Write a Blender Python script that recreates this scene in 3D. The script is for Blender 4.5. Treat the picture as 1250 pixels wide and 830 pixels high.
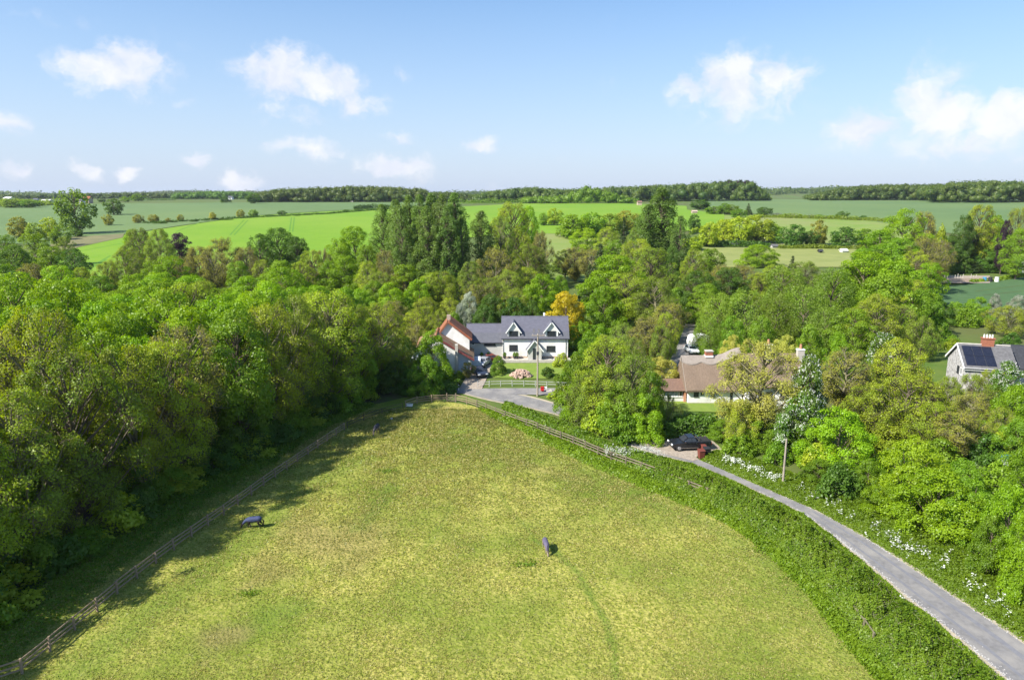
import bpy, bmesh, math, random
import numpy as np
for o in list(bpy.data.objects): bpy.data.objects.remove(o)
S = bpy.context.scene
COL = S.collection
R = math.radians
# ------------------------------------------------------------------ camera
CAMZ = 32.0; PITCH = R(11.86); FPX = 833.0
cam = bpy.data.objects.new('camera', bpy.data.cameras.new('camera')); COL.objects.link(cam)
cam.location = (0, 0, CAMZ); cam.rotation_euler = (R(90) - PITCH, 0, 0)
cam.data.sensor_width = 36; cam.data.lens = 24.0
cam.data.clip_start = 0.5; cam.data.clip_end = 30000
S.camera = cam
# ------------------------------------------------------------------ sun and sky
SUN_EL = R(41.5); SUN_FROM = R(210)        # light arrives from the left, a little from behind the camera
sx, sy = math.cos(SUN_FROM), math.sin(SUN_FROM)
sun = bpy.data.objects.new('sun', bpy.data.lights.new('sun', 'SUN')); COL.objects.link(sun)
sun.data.energy = 5.0; sun.data.angle = R(0.5); sun.data.color = (1.0, 0.95, 0.86)
sun.rotation_euler = (R(90) - SUN_EL, 0, math.atan2(sx, -sy))
W = bpy.data.worlds.new("World"); S.world = W; W.use_nodes = True
wn = W.node_tree.nodes; wl = W.node_tree.links; wn.clear()
def N(tree, typ, **kw):
    n = tree.nodes.new(typ)
    for k, v in kw.items():
        if k.startswith('i_'):
            n.inputs[int(k[2:])].default_value = v
        else: setattr(n, k, v)
    return n
def M2(tree, op, a, b=None, c=None):
    n = tree.nodes.new('ShaderNodeMath'); n.operation = op
    for i, v in enumerate((a, b, c)):
        if v is None: continue
        if isinstance(v, (int, float)): n.inputs[i].default_value = v
        else: tree.links.new(v, n.inputs[i])
    return n.outputs[0]
def build_world():
    t = W.node_tree
    sky = N(t, 'ShaderNodeTexSky', sky_type='NISHITA', sun_disc=False)
    sky.sun_elevation = SUN_EL; sky.sun_rotation = math.atan2(sx, sy)
    sky.altitude = 100; sky.air_density = 1.0; sky.dust_density = 0.6; sky.ozone_density = 2.0
    tc = N(t, 'ShaderNodeTexCoord')
    sep = N(t, 'ShaderNodeSeparateXYZ'); t.links.new(tc.outputs['Generated'], sep.inputs[0])
    az = M2(t, 'ARCTAN2', sep.outputs[0], sep.outputs[1])
    azw = M2(t, 'WRAP', az, math.pi/4, -math.pi/4)
    el = M2(t, 'ARCSINE', sep.outputs[2])
    comb = N(t, 'ShaderNodeCombineXYZ'); t.links.new(azw, comb.inputs[0]); t.links.new(el, comb.inputs[1])
    # warp the cloud coordinates so their outlines billow
    def noise(vec, scale, detail, rough=.55):
        n = N(t, 'ShaderNodeTexNoise'); n.inputs['Scale'].default_value = scale
        n.inputs['Detail'].default_value = detail; n.inputs['Roughness'].default_value = rough
        t.links.new(vec, n.inputs['Vector']); return n
    vm = N(t, 'ShaderNodeVectorMath', operation='MULTIPLY'); vm.inputs[1].default_value = (1, 1.25, 1)
    t.links.new(comb.outputs[0], vm.inputs[0])
    n1 = noise(vm.outputs[0], 22, 7, .58)
    off = N(t, 'ShaderNodeVectorMath', operation='SUBTRACT'); off.inputs[1].default_value = (.5, .5, .5)
    t.links.new(n1.outputs['Color'], off.inputs[0])
    sc = N(t, 'ShaderNodeVectorMath', operation='MULTIPLY'); sc.inputs[1].default_value = (.06, .05, 0)
    t.links.new(off.outputs[0], sc.inputs[0])
    wp = N(t, 'ShaderNodeVectorMath', operation='ADD'); t.links.new(comb.outputs[0], wp.inputs[0]); t.links.new(sc.outputs[0], wp.inputs[1])
    CL = [(140,96,52,20,1),(160,76,32,18,1),(110,92,28,14,.8),(345,98,48,26,1),(395,108,52,20,.9),(440,128,38,16,.75),(360,142,60,16,.45),
          (375,185,48,12,.8),(485,207,50,15,.85),(895,112,42,34,1),(945,105,46,26,.85),(910,138,66,24,.6),(835,122,24,20,.7),(1130,140,34,40,.8),
          (1150,150,40,26,1),(1225,155,36,24,1),(1180,180,100,24,.65),(1045,166,36,20,1),(20,212,18,9,.8),(105,214,14,9,.8),(156,212,17,9,.9),
          (239,201,18,10,.85),(297,227,24,11,.9),(583,181,22,11,.8),(490,169,20,9,.7),(8,156,28,12,.8),(218,62,30,10,.35),(745,100,36,14,.25),
          (60,30,120,10,.25),(745,30,30,16,.22),(485,96,16,8,.4),(220,130,16,8,.4),(685,196,16,7,.35),(600,232,30,6,.3)]
    acc = None
    for px, py, rx, ry, st in CL:
        a = math.atan2((px-625)/FPX, math.cos(PITCH) - (py-415)/FPX*math.sin(PITCH)*1.0)
        d = np.array([(px-625)/FPX, math.cos(PITCH) - (py-415)/FPX*math.sin(PITCH), -math.sin(PITCH) - (py-415)/FPX*math.cos(PITCH)])
        d /= np.linalg.norm(d); a = math.atan2(d[0], d[1]); e = math.asin(d[2])
        s = N(t, 'ShaderNodeVectorMath', operation='SUBTRACT'); s.inputs[1].default_value = (a, e, 0); t.links.new(wp.outputs[0], s.inputs[0])
        m = N(t, 'ShaderNodeVectorMath', operation='MULTIPLY'); m.inputs[1].default_value = (FPX/rx/1.2, FPX/ry/1.5, 0); t.links.new(s.outputs[0], m.inputs[0])
        l = N(t, 'ShaderNodeVectorMath', operation='LENGTH'); t.links.new(m.outputs[0], l.inputs[0])
        v = M2(t, 'MULTIPLY', M2(t, 'MAXIMUM', M2(t, 'SUBTRACT', 1.25, l.outputs['Value']), 0), st)
        sy_ = N(t, 'ShaderNodeSeparateXYZ'); t.links.new(m.outputs[0], sy_.inputs[0])
        v = M2(t, 'MULTIPLY', v, M2(t, 'MINIMUM', M2(t, 'MAXIMUM', M2(t, 'ADD', .82, M2(t, 'MULTIPLY', sy_.outputs[1], .55)), .3), 1.15))
        acc = v if acc is None else M2(t, 'MAXIMUM', acc, v)
    n2 = noise(wp.outputs[0], 38, 6, .6)
    dn = M2(t, 'ADD', acc, M2(t, 'MULTIPLY', M2(t, 'SUBTRACT', n2.outputs['Fac'], .5), 1.1))
    rm = N(t, 'ShaderNodeMapRange', interpolation_type='SMOOTHERSTEP'); rm.inputs['From Min'].default_value = .14; rm.inputs['From Max'].default_value = .95
    t.links.new(dn, rm.inputs['Value'])
    gate = M2(t, 'MINIMUM', M2(t, 'MULTIPLY', acc, 3.0), 1)
    mask = M2(t, 'MULTIPLY', M2(t, 'MULTIPLY', rm.outputs[0], gate), .82)
    # thin general veil, denser low down, all round the horizon
    veil = N(t, 'ShaderNodeMapRange'); veil.inputs['From Min'].default_value = 0; veil.inputs['From Max'].default_value = .30
    veil.inputs['To Min'].default_value = VEIL0; veil.inputs['To Max'].default_value = VEIL1; t.links.new(el, veil.inputs['Value'])
    mx0 = N(t, 'ShaderNodeMix', data_type='RGBA'); t.links.new(veil.outputs[0], mx0.inputs[0]); hs = N(t, 'ShaderNodeHueSaturation'); hs.inputs['Saturation'].default_value = 1.3; t.links.new(sky.outputs[0], hs.inputs['Color']); t.links.new(hs.outputs[0], mx0.inputs[6]); mx0.inputs[7].default_value = VEILC
    mx = N(t, 'ShaderNodeMix', data_type='RGBA'); t.links.new(mask, mx.inputs[0]); t.links.new(mx0.outputs[2], mx.inputs[6])
    sh = N(t, 'ShaderNodeMix', data_type='RGBA'); n3 = noise(wp.outputs[0], 16, 5, .6); r3 = N(t, 'ShaderNodeMapRange'); r3.inputs['From Min'].default_value = .4; r3.inputs['From Max'].default_value = .6; t.links.new(n3.outputs['Fac'], r3.inputs['Value'])
    t.links.new(r3.outputs[0], sh.inputs[0]); sh.inputs[6].default_value = (CLOUDC[0]*.82, CLOUDC[1]*.86, CLOUDC[2]*.95, 1); sh.inputs[7].default_value = CLOUDC; t.links.new(sh.outputs[2], mx.inputs[7])
    bg = N(t, 'ShaderNodeBackground'); bg.inputs['Strength'].default_value = .1
    t.links.new(mx.outputs[2], bg.inputs['Color'])
    out = N(t, 'ShaderNodeOutputWorld'); t.links.new(bg.outputs[0], out.inputs['Surface'])
VEIL0, VEIL1, VEILC, CLOUDC = .88, .18, (3.05, 3.65, 4.9, 1), (5.6, 5.5, 5.6, 1)
build_world()
S.view_settings.view_transform = 'Standard'; S.view_settings.look = 'None'
S.view_settings.exposure = 0.95; S.view_settings.gamma = 1
S.render.engine = 'CYCLES'
S.cycles.max_bounces = 6; S.cycles.diffuse_bounces = 3; S.cycles.transmission_bounces = 4; S.cycles.volume_bounces = 0
rng = np.random.default_rng(7); random.seed(7)

# ------------------------------------------------------------------ materials
MATS = {}
def lin(c): return tuple(((v/12.92) if v <= .04045 else ((v+.055)/1.055)**2.4) for v in c)
def pmat(name, c1, c2=None, scale=3.0, rough=.8, detail=5, bump=0, bscale=None, metal=0, spec=.3, stretch=None, c3=None, scale3=.05, lo=.35, hi=.65, attrs=()):
    """plain procedural surface: noise between two or three base colours, optional bump"""
    m = bpy.data.materials.new(name); m.use_nodes = True; t = m.node_tree; b = t.nodes['Principled BSDF']
    b.inputs['Roughness'].default_value = rough; b.inputs['Metallic'].default_value = metal; b.inputs['Specular IOR Level'].default_value = spec
    c2 = c2 or tuple(v*.8 for v in c1)
    tc = N(t, 'ShaderNodeTexCoord'); mp = N(t, 'ShaderNodeMapping'); t.links.new(tc.outputs['Object'], mp.inputs[0])
    if stretch: mp.inputs['Scale'].default_value = stretch
    n = N(t, 'ShaderNodeTexNoise'); n.inputs['Scale'].default_value = scale; n.inputs['Detail'].default_value = detail; n.inputs['Roughness'].default_value = .6
    t.links.new(mp.outputs[0], n.inputs['Vector'])
    r = N(t, 'ShaderNodeMapRange'); r.inputs['From Min'].default_value = lo; r.inputs['From Max'].default_value = hi; t.links.new(n.outputs['Fac'], r.inputs[0])
    mx = N(t, 'ShaderNodeMix', data_type='RGBA'); t.links.new(r.outputs[0], mx.inputs[0]); mx.inputs[6].default_value = (*c1, 1); mx.inputs[7].default_value = (*c2, 1)
    outc = mx.outputs[2]
    if c3:
        n3 = N(t, 'ShaderNodeTexNoise'); n3.inputs['Scale'].default_value = scale3; n3.inputs['Detail'].default_value = 5; t.links.new(mp.outputs[0], n3.inputs['Vector'])
        r3 = N(t, 'ShaderNodeMapRange'); r3.inputs['From Min'].default_value = .42; r3.inputs['From Max'].default_value = .68; t.links.new(n3.outputs['Fac'], r3.inputs[0])
        m3 = N(t, 'ShaderNodeMix', data_type='RGBA'); t.links.new(r3.outputs[0], m3.inputs[0]); t.links.new(outc, m3.inputs[6]); m3.inputs[7].default_value = (*c3, 1); outc = m3.outputs[2]
    for an, ac in attrs:
        ta = N(t, 'ShaderNodeAttribute', attribute_name=an); m4 = N(t, 'ShaderNodeMix', data_type='RGBA'); t.links.new(ta.outputs['Fac'], m4.inputs[0]); t.links.new(outc, m4.inputs[6]); m4.inputs[7].default_value = (*ac, 1); outc = m4.outputs[2]
    t.links.new(outc, b.inputs['Base Color'])
    if bump:
        nb = N(t, 'ShaderNodeTexNoise'); nb.inputs['Scale'].default_value = bscale or scale*3; nb.inputs['Detail'].default_value = 6; t.links.new(mp.outputs[0], nb.inputs['Vector'])
        bp = N(t, 'ShaderNodeBump'); bp.inputs['Strength'].default_value = 1; bp.inputs['Distance'].default_value = bump
        t.links.new(nb.outputs['Fac'], bp.inputs['Height']); t.links.new(bp.outputs[0], b.inputs['Normal'])
    MATS[name] = m; return m
def leafmat(name, c1, c2, trans=.47, hvar=.009, vvar=.2, gloss=.02):
    """leaf: diffuse + translucent; colour varies by leaf (attribute 'tint') and by tree"""
    m = bpy.data.materials.new(name); m.use_nodes = True; t = m.node_tree; t.nodes.clear()
    at = N(t, 'ShaderNodeAttribute', attribute_name='tint')
    mx = N(t, 'ShaderNodeMix', data_type='RGBA'); t.links.new(at.outputs['Fac'], mx.inputs[0]); mx.inputs[6].default_value = (*c1, 1); mx.inputs[7].default_value = (*c2, 1)
    oi = N(t, 'ShaderNodeObjectInfo'); h = N(t, 'ShaderNodeHueSaturation'); t.links.new(mx.outputs[2], h.inputs['Color'])
    t.links.new(M2(t, 'ADD', .5-hvar, M2(t, 'MULTIPLY', oi.outputs['Random'], 2*hvar)), h.inputs['Hue'])
    rr = M2(t, 'FRACT', M2(t, 'MULTIPLY', oi.outputs['Random'], 17.3))
    t.links.new(M2(t, 'ADD', 1-vvar, M2(t, 'MULTIPLY', rr, 2*vvar)), h.inputs['Value'])
    d = N(t, 'ShaderNodeBsdfDiffuse'); tr = N(t, 'ShaderNodeBsdfTranslucent'); g = N(t, 'ShaderNodeBsdfGlossy'); g.inputs['Roughness'].default_value = .45
    t.links.new(h.outputs[0], d.inputs['Color'])
    h2 = N(t, 'ShaderNodeHueSaturation'); h2.inputs['Hue'].default_value = .495; h2.inputs['Saturation'].default_value = 1.1; h2.inputs['Value'].default_value = 1.25
    t.links.new(h.outputs[0], h2.inputs['Color']); t.links.new(h2.outputs[0], tr.inputs['Color'])
    a = N(t, 'ShaderNodeMixShader'); a.inputs[0].default_value = trans; t.links.new(d.outputs[0], a.inputs[1]); t.links.new(tr.outputs[0], a.inputs[2])
    b = N(t, 'ShaderNodeMixShader'); b.inputs[0].default_value = gloss; t.links.new(a.outputs[0], b.inputs[1]); t.links.new(g.outputs[0], b.inputs[2])
    o = N(t, 'ShaderNodeOutputMaterial'); t.links.new(b.outputs[0], o.inputs['Surface'])
    MATS[name] = m; return m
LB = {'tuft': (1,1,1), 'wildf': (1,1,1), 'haw': (1.1,1.1,1.1), 'farw': (1.55,1.25,1), 'purp': (1.2,1.2,1.2), 'gold': (1,1,1), 'pale': (1.05,1.05,.8), 'lime': (1.2,1.1,1), 'dark': (1.7,1.55,.95), 'pop': (1.9,1.65,1.2), 'olive': (1.85,1.65,1), 'ash': (2.0,1.85,1.1), 'green': (1.95,1.7,1), 'bright': (1.6,1.42,.8), 'hedge': (1.25,1.2,.9)}
LEAF = {  # name: (colour a, colour b)
 'bright': ((.10,.205,.010),(.165,.29,.015)), 'green': ((.07,.15,.014),(.115,.21,.02)), 'lime': ((.18,.31,.010),(.25,.385,.015)),
 'dark': ((.04,.095,.018),(.07,.14,.025)), 'olive': ((.13,.20,.018),(.20,.27,.03)), 'ash': ((.085,.14,.02),(.14,.20,.032)),
 'tan': ((.14,.18,.035),(.22,.245,.06)), 'pop': ((.06,.12,.028),(.10,.17,.045)), 'will': ((.085,.165,.022),(.14,.23,.04)),
 'con': ((.025,.055,.02),(.05,.085,.03)), 'purp': ((.035,.015,.03),(.06,.03,.045)), 'gold': ((.58,.52,.015),(.72,.62,.03)),
 'pale': ((.31,.34,.06),(.46,.45,.12)), 'chest': ((.05,.12,.02),(.09,.17,.03)), 'haw': ((.14,.18,.08),(.42,.44,.36)),
 'hedge': ((.07,.15,.012),(.16,.25,.025)), 'farw': ((.035,.085,.018),(.085,.14,.028)), 'rust': ((.16,.11,.05),(.24,.17,.08)),
 'verge': ((.075,.145,.012),(.12,.20,.02)), 'tuft': ((.12,.175,.014),(.44,.40,.13)), 'wildf': ((.75,.76,.68),(.85,.85,.80)), 'crop': ((.16,.38,.008),(.20,.44,.012)),
}
for k, (a, b) in LEAF.items():
    f = LB.get(k, (1.75, 1.5, .9)); leafmat('leaf_'+k, tuple(p*q for p, q in zip(a, f)), tuple(p*q for p, q in zip(b, f)))
pmat('bark', (.16,.13,.09), (.09,.07,.05), 6, .9)
pmat('bark_pale', (.23,.21,.125), (.14,.125,.075), 5, .9)
pmat('ground_grass', (.065,.12,.014), (.10,.14,.022), .35, .95, c3=(.09,.10,.03), scale3=.03)
pmat('paddock_grass', (.195,.215,.024), (.37,.34,.085), 3.2, .95, 8, bump=.18, bscale=4.2, c3=(.125,.175,.014), scale3=.08, lo=.42, hi=.60, attrs=(('wear', (.24,.175,.075)), ('lush', (.10,.165,.014))))
pmat('crop_bright', (.12,.24,.004), (.145,.26,.007), .15, .9, bump=.05, bscale=1.0, c3=(.165,.27,.012), scale3=.012)
pmat('crop_pale', (.09,.15,.045), (.105,.17,.052), .05, .9, c3=(.125,.185,.055), scale3=.006)
pmat('crop_teal', (.05,.105,.035), (.065,.125,.042), .3, .9, bump=.05, bscale=2)
pmat('meadow', (.14,.22,.03), (.18,.24,.045), .08, .95, c3=(.20,.22,.07), scale3=.02)
pmat('pasture_dry', (.23,.25,.075), (.18,.21,.055), .1, .95)
pmat('rough_brown', (.18,.165,.075), (.13,.13,.055), .1, .95)
pmat('tram_pale', (.125,.18,.065), (.11,.17,.055), .5, .95)
pmat('wheel_line', (.07,.18,.01), (.09,.22,.012), .5, .95)
pmat('asphalt', (.205,.197,.193), (.15,.145,.142), 2.4, .85, 8, bump=.006, bscale=30, c3=(.255,.24,.22), scale3=.5)
pmat('asphalt_patch', (.155,.155,.17), (.185,.185,.195), 2.5, .85)
pmat('road_stone', (.42,.41,.40), (.30,.29,.28), 5, .9)
pmat('road_dust', (.40,.34,.25), (.30,.27,.19), 1.2, .95, bump=.02, bscale=14)
pmat('gravel', (.37,.31,.25), (.24,.20,.16), 3, .95, bump=.03, bscale=14)
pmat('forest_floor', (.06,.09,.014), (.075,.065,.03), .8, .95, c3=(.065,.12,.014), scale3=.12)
pmat('lawn', (.13,.20,.025), (.17,.23,.035), .8, .95, bump=.02, bscale=6)
pmat('wood_fence', (.32,.24,.165), (.22,.165,.115), 8, .85, stretch=(1,1,8))
pmat('wood_fence_grey', (.24,.195,.14), (.16,.13,.095), 8, .85)
# ------------------------------------------------------------------ terrain
_ky = np.array([-2000, 0, 105, 118, 135, 160, 200, 255, 300, 345, 400, 480, 600, 800, 1000, 1500, 3000, 20000.])
_kz = np.array([0, 0, 0, 1.0, 2.2, 2.9, 2.6, 2.8, 4.0, 6.6, 10.0, 13.0, 17.5, 22.2, 25.3, 28.0, 29.3, 29.3])
_ty = np.arange(-2000, 20000, 4.0); _tz = np.interp(_ty, _ky, _kz)
def _sm(a, s):
    k = np.exp(-.5*(np.arange(-4*s, 4*s+1)/s)**2); k /= k.sum()
    return np.convolve(np.pad(a, 4*s, mode='edge'), k, mode='valid')
_t2 = _sm(_tz, 8); _t1 = _sm(_tz, 2)
_w = np.clip((_ty-220)/120, 0, 1); _tz = _t1*(1-_w) + _t2*_w
def HH(x, y): return np.interp(y, _ty, _tz)
cp, sp = math.cos(PITCH), math.sin(PITCH)
def at(px, py, d):                       # world point seen at a photo pixel, d metres deep
    u = (px-625)/FPX; t = (py-415)/FPX
    return np.array([d*u, d*(cp - t*sp), CAMZ - d*(sp + t*cp)])
def G(px, py, lift=0.0):                 # where the ray through that pixel meets the ground
    d = np.concatenate([np.arange(20, 400, .25), np.arange(400, 7000, 2.0)])
    u = (px-625)/FPX; t = (py-415)/FPX
    z = CAMZ - d*(sp + t*cp); y = d*(cp - t*sp)
    k = np.nonzero(z < HH(0, y))[0]
    k = k[0] if len(k) else len(d)-1
    return np.array([d[k]*u, y[k], float(HH(0, y[k])) + lift])
def GL(pts): return [G(*p) for p in pts]
# ------------------------------------------------------------------ object helpers
def tag(o, label=None, cat=None, group=None, kind=None):
    if label: o['label'] = label
    if cat: o['category'] = cat
    if group: o['group'] = group
    if kind: o['kind'] = kind
    return o
def link(name, me, parent=None, loc=(0,0,0), mat=None):
    o = bpy.data.objects.new(name, me); COL.objects.link(o); o.location = loc
    if parent is not None: o.parent = parent
    if mat is not None:
        if me.materials: pass
        else: me.materials.append(MATS[mat] if isinstance(mat, str) else mat)
    return o
def empty(name, loc, rz=0, label=None, cat=None, group=None):
    o = bpy.data.objects.new(name, None); COL.objects.link(o); o.location = tuple(float(v) for v in loc); o.rotation_euler = (0, 0, rz)
    o.empty_display_size = .3
    return tag(o, label, cat, group)
def npmesh(name, V, F, tint=None, mat=None, smooth=False):
    V = np.asarray(V, np.float32); F = np.asarray(F, np.int32); k = F.shape[1]
    me = bpy.data.meshes.new(name); me.vertices.add(len(V)); me.vertices.foreach_set('co', V.ravel())
    me.loops.add(F.size); me.loops.foreach_set('vertex_index', F.ravel())
    me.polygons.add(len(F)); me.polygons.foreach_set('loop_start', np.arange(0, F.size, k, dtype=np.int32))
    if tint is not None:
        a = me.attributes.new('tint', 'FLOAT', 'POINT'); a.data.foreach_set('value', np.asarray(tint, np.float32))
    if smooth: me.polygons.foreach_set('use_smooth', np.ones(len(F), bool))
    me.update(calc_edges=True)
    if mat: me.materials.append(MATS[mat])
    return me
def nrm(v): return v/np.maximum(np.linalg.norm(v, axis=-1, keepdims=True), 1e-9)
def leaves(P, Nn, size, rg, tint, aspect=.62):
    """one rhombic leaf face per point"""
    n = len(P); a = nrm(rg.normal(size=(n, 3))); T = nrm(np.cross(Nn, a)); B = np.cross(Nn, T)
    s = size[:, None]*.5
    V = np.stack([P + T*s, P + B*s*aspect, P - T*s, P - B*s*aspect], 1).reshape(-1, 3)
    return V, np.arange(n*4).reshape(n, 4), np.repeat(tint, 4)
def tubes(P, Rr, k=4):
    """n curved tubes, P (n,m,3), radii (n,m)"""
    n, m, _ = P.shape; d = nrm(P[:, -1]-P[:, 0]); ref = np.where(np.abs(d[:, 2:3]) < .9, np.array([[0, 0, 1.]]), np.array([[1., 0, 0]]))
    u = nrm(np.cross(d, ref)); v = np.cross(d, u)
    an = np.arange(k)*2*math.pi/k
    ring = u[:, None, None, :]*np.cos(an)[None, None, :, None] + v[:, None, None, :]*np.sin(an)[None, None, :, None]
    V = P[:, :, None, :] + ring*Rr[:, :, None, None]
    idx = np.arange(n*m*k).reshape(n, m, k); a = idx[:, :-1]; b = idx[:, 1:]
    F = np.stack([a, np.roll(a, -1, 2), np.roll(b, -1, 2), b], -1).reshape(-1, 4)
    return V.reshape(-1, 3), F
def cat_m(parts):
    V = []; F = []; T = []; o = 0
    for p in parts:
        V.append(p[0]); F.append(p[1]+o); o += len(p[0])
        T.append(p[2] if len(p) > 2 else np.zeros(len(p[0])))
    return np.concatenate(V), np.concatenate(F), np.concatenate(T)
def strip(name, left, right, mat, lift, nu, nv, bump=0, parent=None, curv=False):
    """ground sheet draped between two polylines"""
    def samp(pts, n):
        p = np.array([q[:2] for q in pts], float)
        if curv:
            for _ in range(2):
                q = [p[0]]
                for i in range(len(p)-1): q += [p[i]*.75+p[i+1]*.25, p[i]*.25+p[i+1]*.75]
                p = np.array(q+[p[-1]])
        s = np.concatenate([[0], np.cumsum(np.linalg.norm(np.diff(p, axis=0), axis=1))])
        t = np.linspace(0, s[-1], n); return np.stack([np.interp(t, s, p[:, 0]), np.interp(t, s, p[:, 1])], 1)
    A = samp(left, nu); B = samp(right, nu); w = np.linspace(0, 1, nv)[None, :, None]
    X = A[:, None]*(1-w) + B[:, None]*w
    Z = HH(X[..., 0], X[..., 1]) + lift
    if bump: Z = Z + bump*lump(X[..., 0], X[..., 1])
    V = np.concatenate([X, Z[..., None]], -1).reshape(-1, 3); I = np.arange(nu*nv).reshape(nu, nv)
    F = np.stack([I[:-1, :-1], I[1:, :-1], I[1:, 1:], I[:-1, 1:]], -1).reshape(-1, 4)
    e1 = V[F[0][1]]-V[F[0][0]]; e2 = V[F[0][3]]-V[F[0][0]]
    if np.cross(e1, e2)[2] < 0: F = F[:, ::-1]
    o = link(name, npmesh(name, V, F, mat=mat, smooth=True), parent)
    if parent is None: tag(o, kind='structure')
    return o
_ph = np.random.default_rng(3).uniform(0, 6.28, (40, 2))
def lump(x, y, f0=1.0):                  # cheap band-limited noise, about -1..1
    r = 0; a = 0
    for i in range(10):
        f = f0*(.35*1.35**i); th = i*2.399; r = r + np.sin(x*f*math.cos(th)*2 + y*f*math.sin(th)*2 + _ph[i, 0])*(.9**i); a += .9**i
    return r/a*1.8
# ------------------------------------------------------------------ ground, fields, roads
def ground():
    ys = np.concatenate([np.arange(-400, 0, 40), np.arange(0, 240, 4), np.arange(240, 800, 12), np.arange(800, 2000, 60), np.geomspace(2000, 16000, 24)])
    gx = np.concatenate([np.arange(0, 120, 12), np.geomspace(120, 14000, 34)]); xs = np.concatenate([-gx[::-1][:-1], gx])
    X, Y = np.meshgrid(xs, ys); Z = HH(X, Y)
    V = np.stack([X, Y, Z], -1).reshape(-1, 3); I = np.arange(X.size).reshape(X.shape)
    F = np.stack([I[:-1, :-1], I[:-1, 1:], I[1:, 1:], I[1:, :-1]], -1).reshape(-1, 4)
    tag(link('ground', npmesh('ground', V, F, mat='ground_grass', smooth=True)), kind='structure')
ground()
FENCE_L = GL([(-25,842),(25,828),(47,810),(106,759),(140,729),(200,682),(240,654),(300,611),(333.5,587),(385,551),(421,526)])
HEDGE_IN = GL([(1112,880),(1075,830),(1030,775),(985,715),(925,660),(860,622),(800,592),(740,565),(690,544),(640,521),(580,497)])
WOOD_E = [np.array(p) for p in [(-42,30,0),(-41,44,0),(-39.5,54,0),(-37,66,0),(-33,80,0),(-27.5,92,0),(-23,102,0),(-15,112,0)]]
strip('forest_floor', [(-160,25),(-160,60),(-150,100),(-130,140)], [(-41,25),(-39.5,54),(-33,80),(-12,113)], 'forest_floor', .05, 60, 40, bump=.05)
PADDOCK = strip('paddock', [(-42,30),(-41,44),(-39,54),(-37,66),(-33,80),(-27.5,92),(-22,102),(-16,106.5)], [p[:2] for p in HEDGE_IN], 'paddock_grass', .09, 330, 250, bump=.05)
def mark(o, name, lines, seed):
    """grass that is greener or more worn along lines, as a vertex value"""
    me = o.data; n = len(me.vertices); co = np.empty(n*3, np.float32); me.vertices.foreach_get('co', co); co = co.reshape(-1, 3)[:, :2].astype(float); val = np.zeros(n)
    for pts, w, st in lines:
        P = np.array([G(*p)[:2] for p in pts])
        for a, b in zip(P[:-1], P[1:]):
            ab = b-a; t = np.clip(((co-a)@ab)/max(ab@ab, 1e-6), 0, 1); d = np.linalg.norm(co-(a+t[:, None]*ab), axis=1)
            val = np.maximum(val, st*np.clip(1.3-d/w*(1+.5*lump(co[:, 0]*1.3+seed, co[:, 1]*1.3)), 0, 1))
    at_ = me.attributes.new(name, 'FLOAT', 'POINT'); at_.data.foreach_set('value', np.clip(val, 0, 1).astype(np.float32))
mark(PADDOCK, 'lush', [([(602,590),(625,628),(652,655)], .35, .35), ([(652,660),(680,676),(706,700),(722,732),(740,762),(750,800),(753,850)], .42, .7), ([(478,592),(468,612),(452,632),(440,645)], 1.1, .6), ([(95,830),(150,778),(230,712),(300,655),(370,600),(440,560)], 2.2, .55),
  ([(1060,830),(1000,745),(930,680),(860,640),(780,606),(700,572)], 1.6, .4), ([(330,752),(360,745)], 1.5, .5), ([(560,590),(540,640),(500,700)], .5, .3), ([(20,800),(120,740),(230,640),(340,575)], 1.5, .5)], 1)
mark(PADDOCK, 'wear', [([(375,648),(400,668),(440,650)], 3.2, .5), ([(262,782),(285,775)], 1.6, .55), ([(545,502),(575,506),(600,515)], 2.2, .7), ([(455,665),(430,690)], 2.0, .4), ([(620,560),(660,575),(720,590)], 1.2, .3), ([(320,690),(345,700)], 1.6, .4), ([(300,720),(330,700)], .8, .4)], 7)
RL = [(1262,860),(1210,816),(1155,768),(1106,729),(1057,688),(1015,654),(980,627),(924,600),(880,580),(845,566),(810,557),(770,545),(730,528),(690,509),(650,499),(615,492),(590,487),(566,481)]
RR = [(1330,848),(1250,786),(1207,757),(1155,723),(1106,690),(1050,653),(997,625),(955,606),(910,586),(850,560),(820,549),(780,537),(740,519),(700,501),(665,490),(635,482.5),(615,479),(590,475)]
ROAD_L = GL(RL); ROAD_R = GL(RR)
def shift(P, Q, f): return [np.array(p)*(1-f)+np.array(q)*f for p, q in zip(P, Q)]
strip('road_verge_dust', shift(ROAD_L, ROAD_R, -.07), shift(ROAD_L, ROAD_R, 1.13), 'road_dust', .045, 260, 8, bump=.004, curv=True)
ROAD = strip('road', shift(ROAD_L, ROAD_R, .03), shift(ROAD_L, ROAD_R, .97), 'asphalt', .075, 260, 6, curv=True)
strip('road_patch', shift(ROAD_L, ROAD_R, .62)[:7], shift(ROAD_L, ROAD_R, .72)[:7], 'asphalt_patch', .079, 90, 2, curv=True)
strip('road_patch', shift(ROAD_L, ROAD_R, .24)[:7], shift(ROAD_L, ROAD_R, .31)[:7], 'asphalt_patch', .079, 90, 2, curv=True)
strip('side_road', GL([(540,480),(566,481),(620,482),(690,483)]), GL([(540,474),(573,475),(625,474.5),(690,474.5)]), 'asphalt', .085, 40, 4)
strip('back_lane', GL([(806,462),(822,432),(830,415),(836,396)]), GL([(838,462),(850,432),(852,415),(852,396)]), 'asphalt', .08, 40, 5)
strip('driveway', GL([(778,538),(800,553),(846,564)]), GL([(830,518),(862,532),(884,552)]), 'gravel', .10, 30, 20, bump=.01)
strip('drive', GL([(560,476),(588,476)]), GL([(584,437),(606,437)]), 'gravel', .09, 20, 6)
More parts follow.
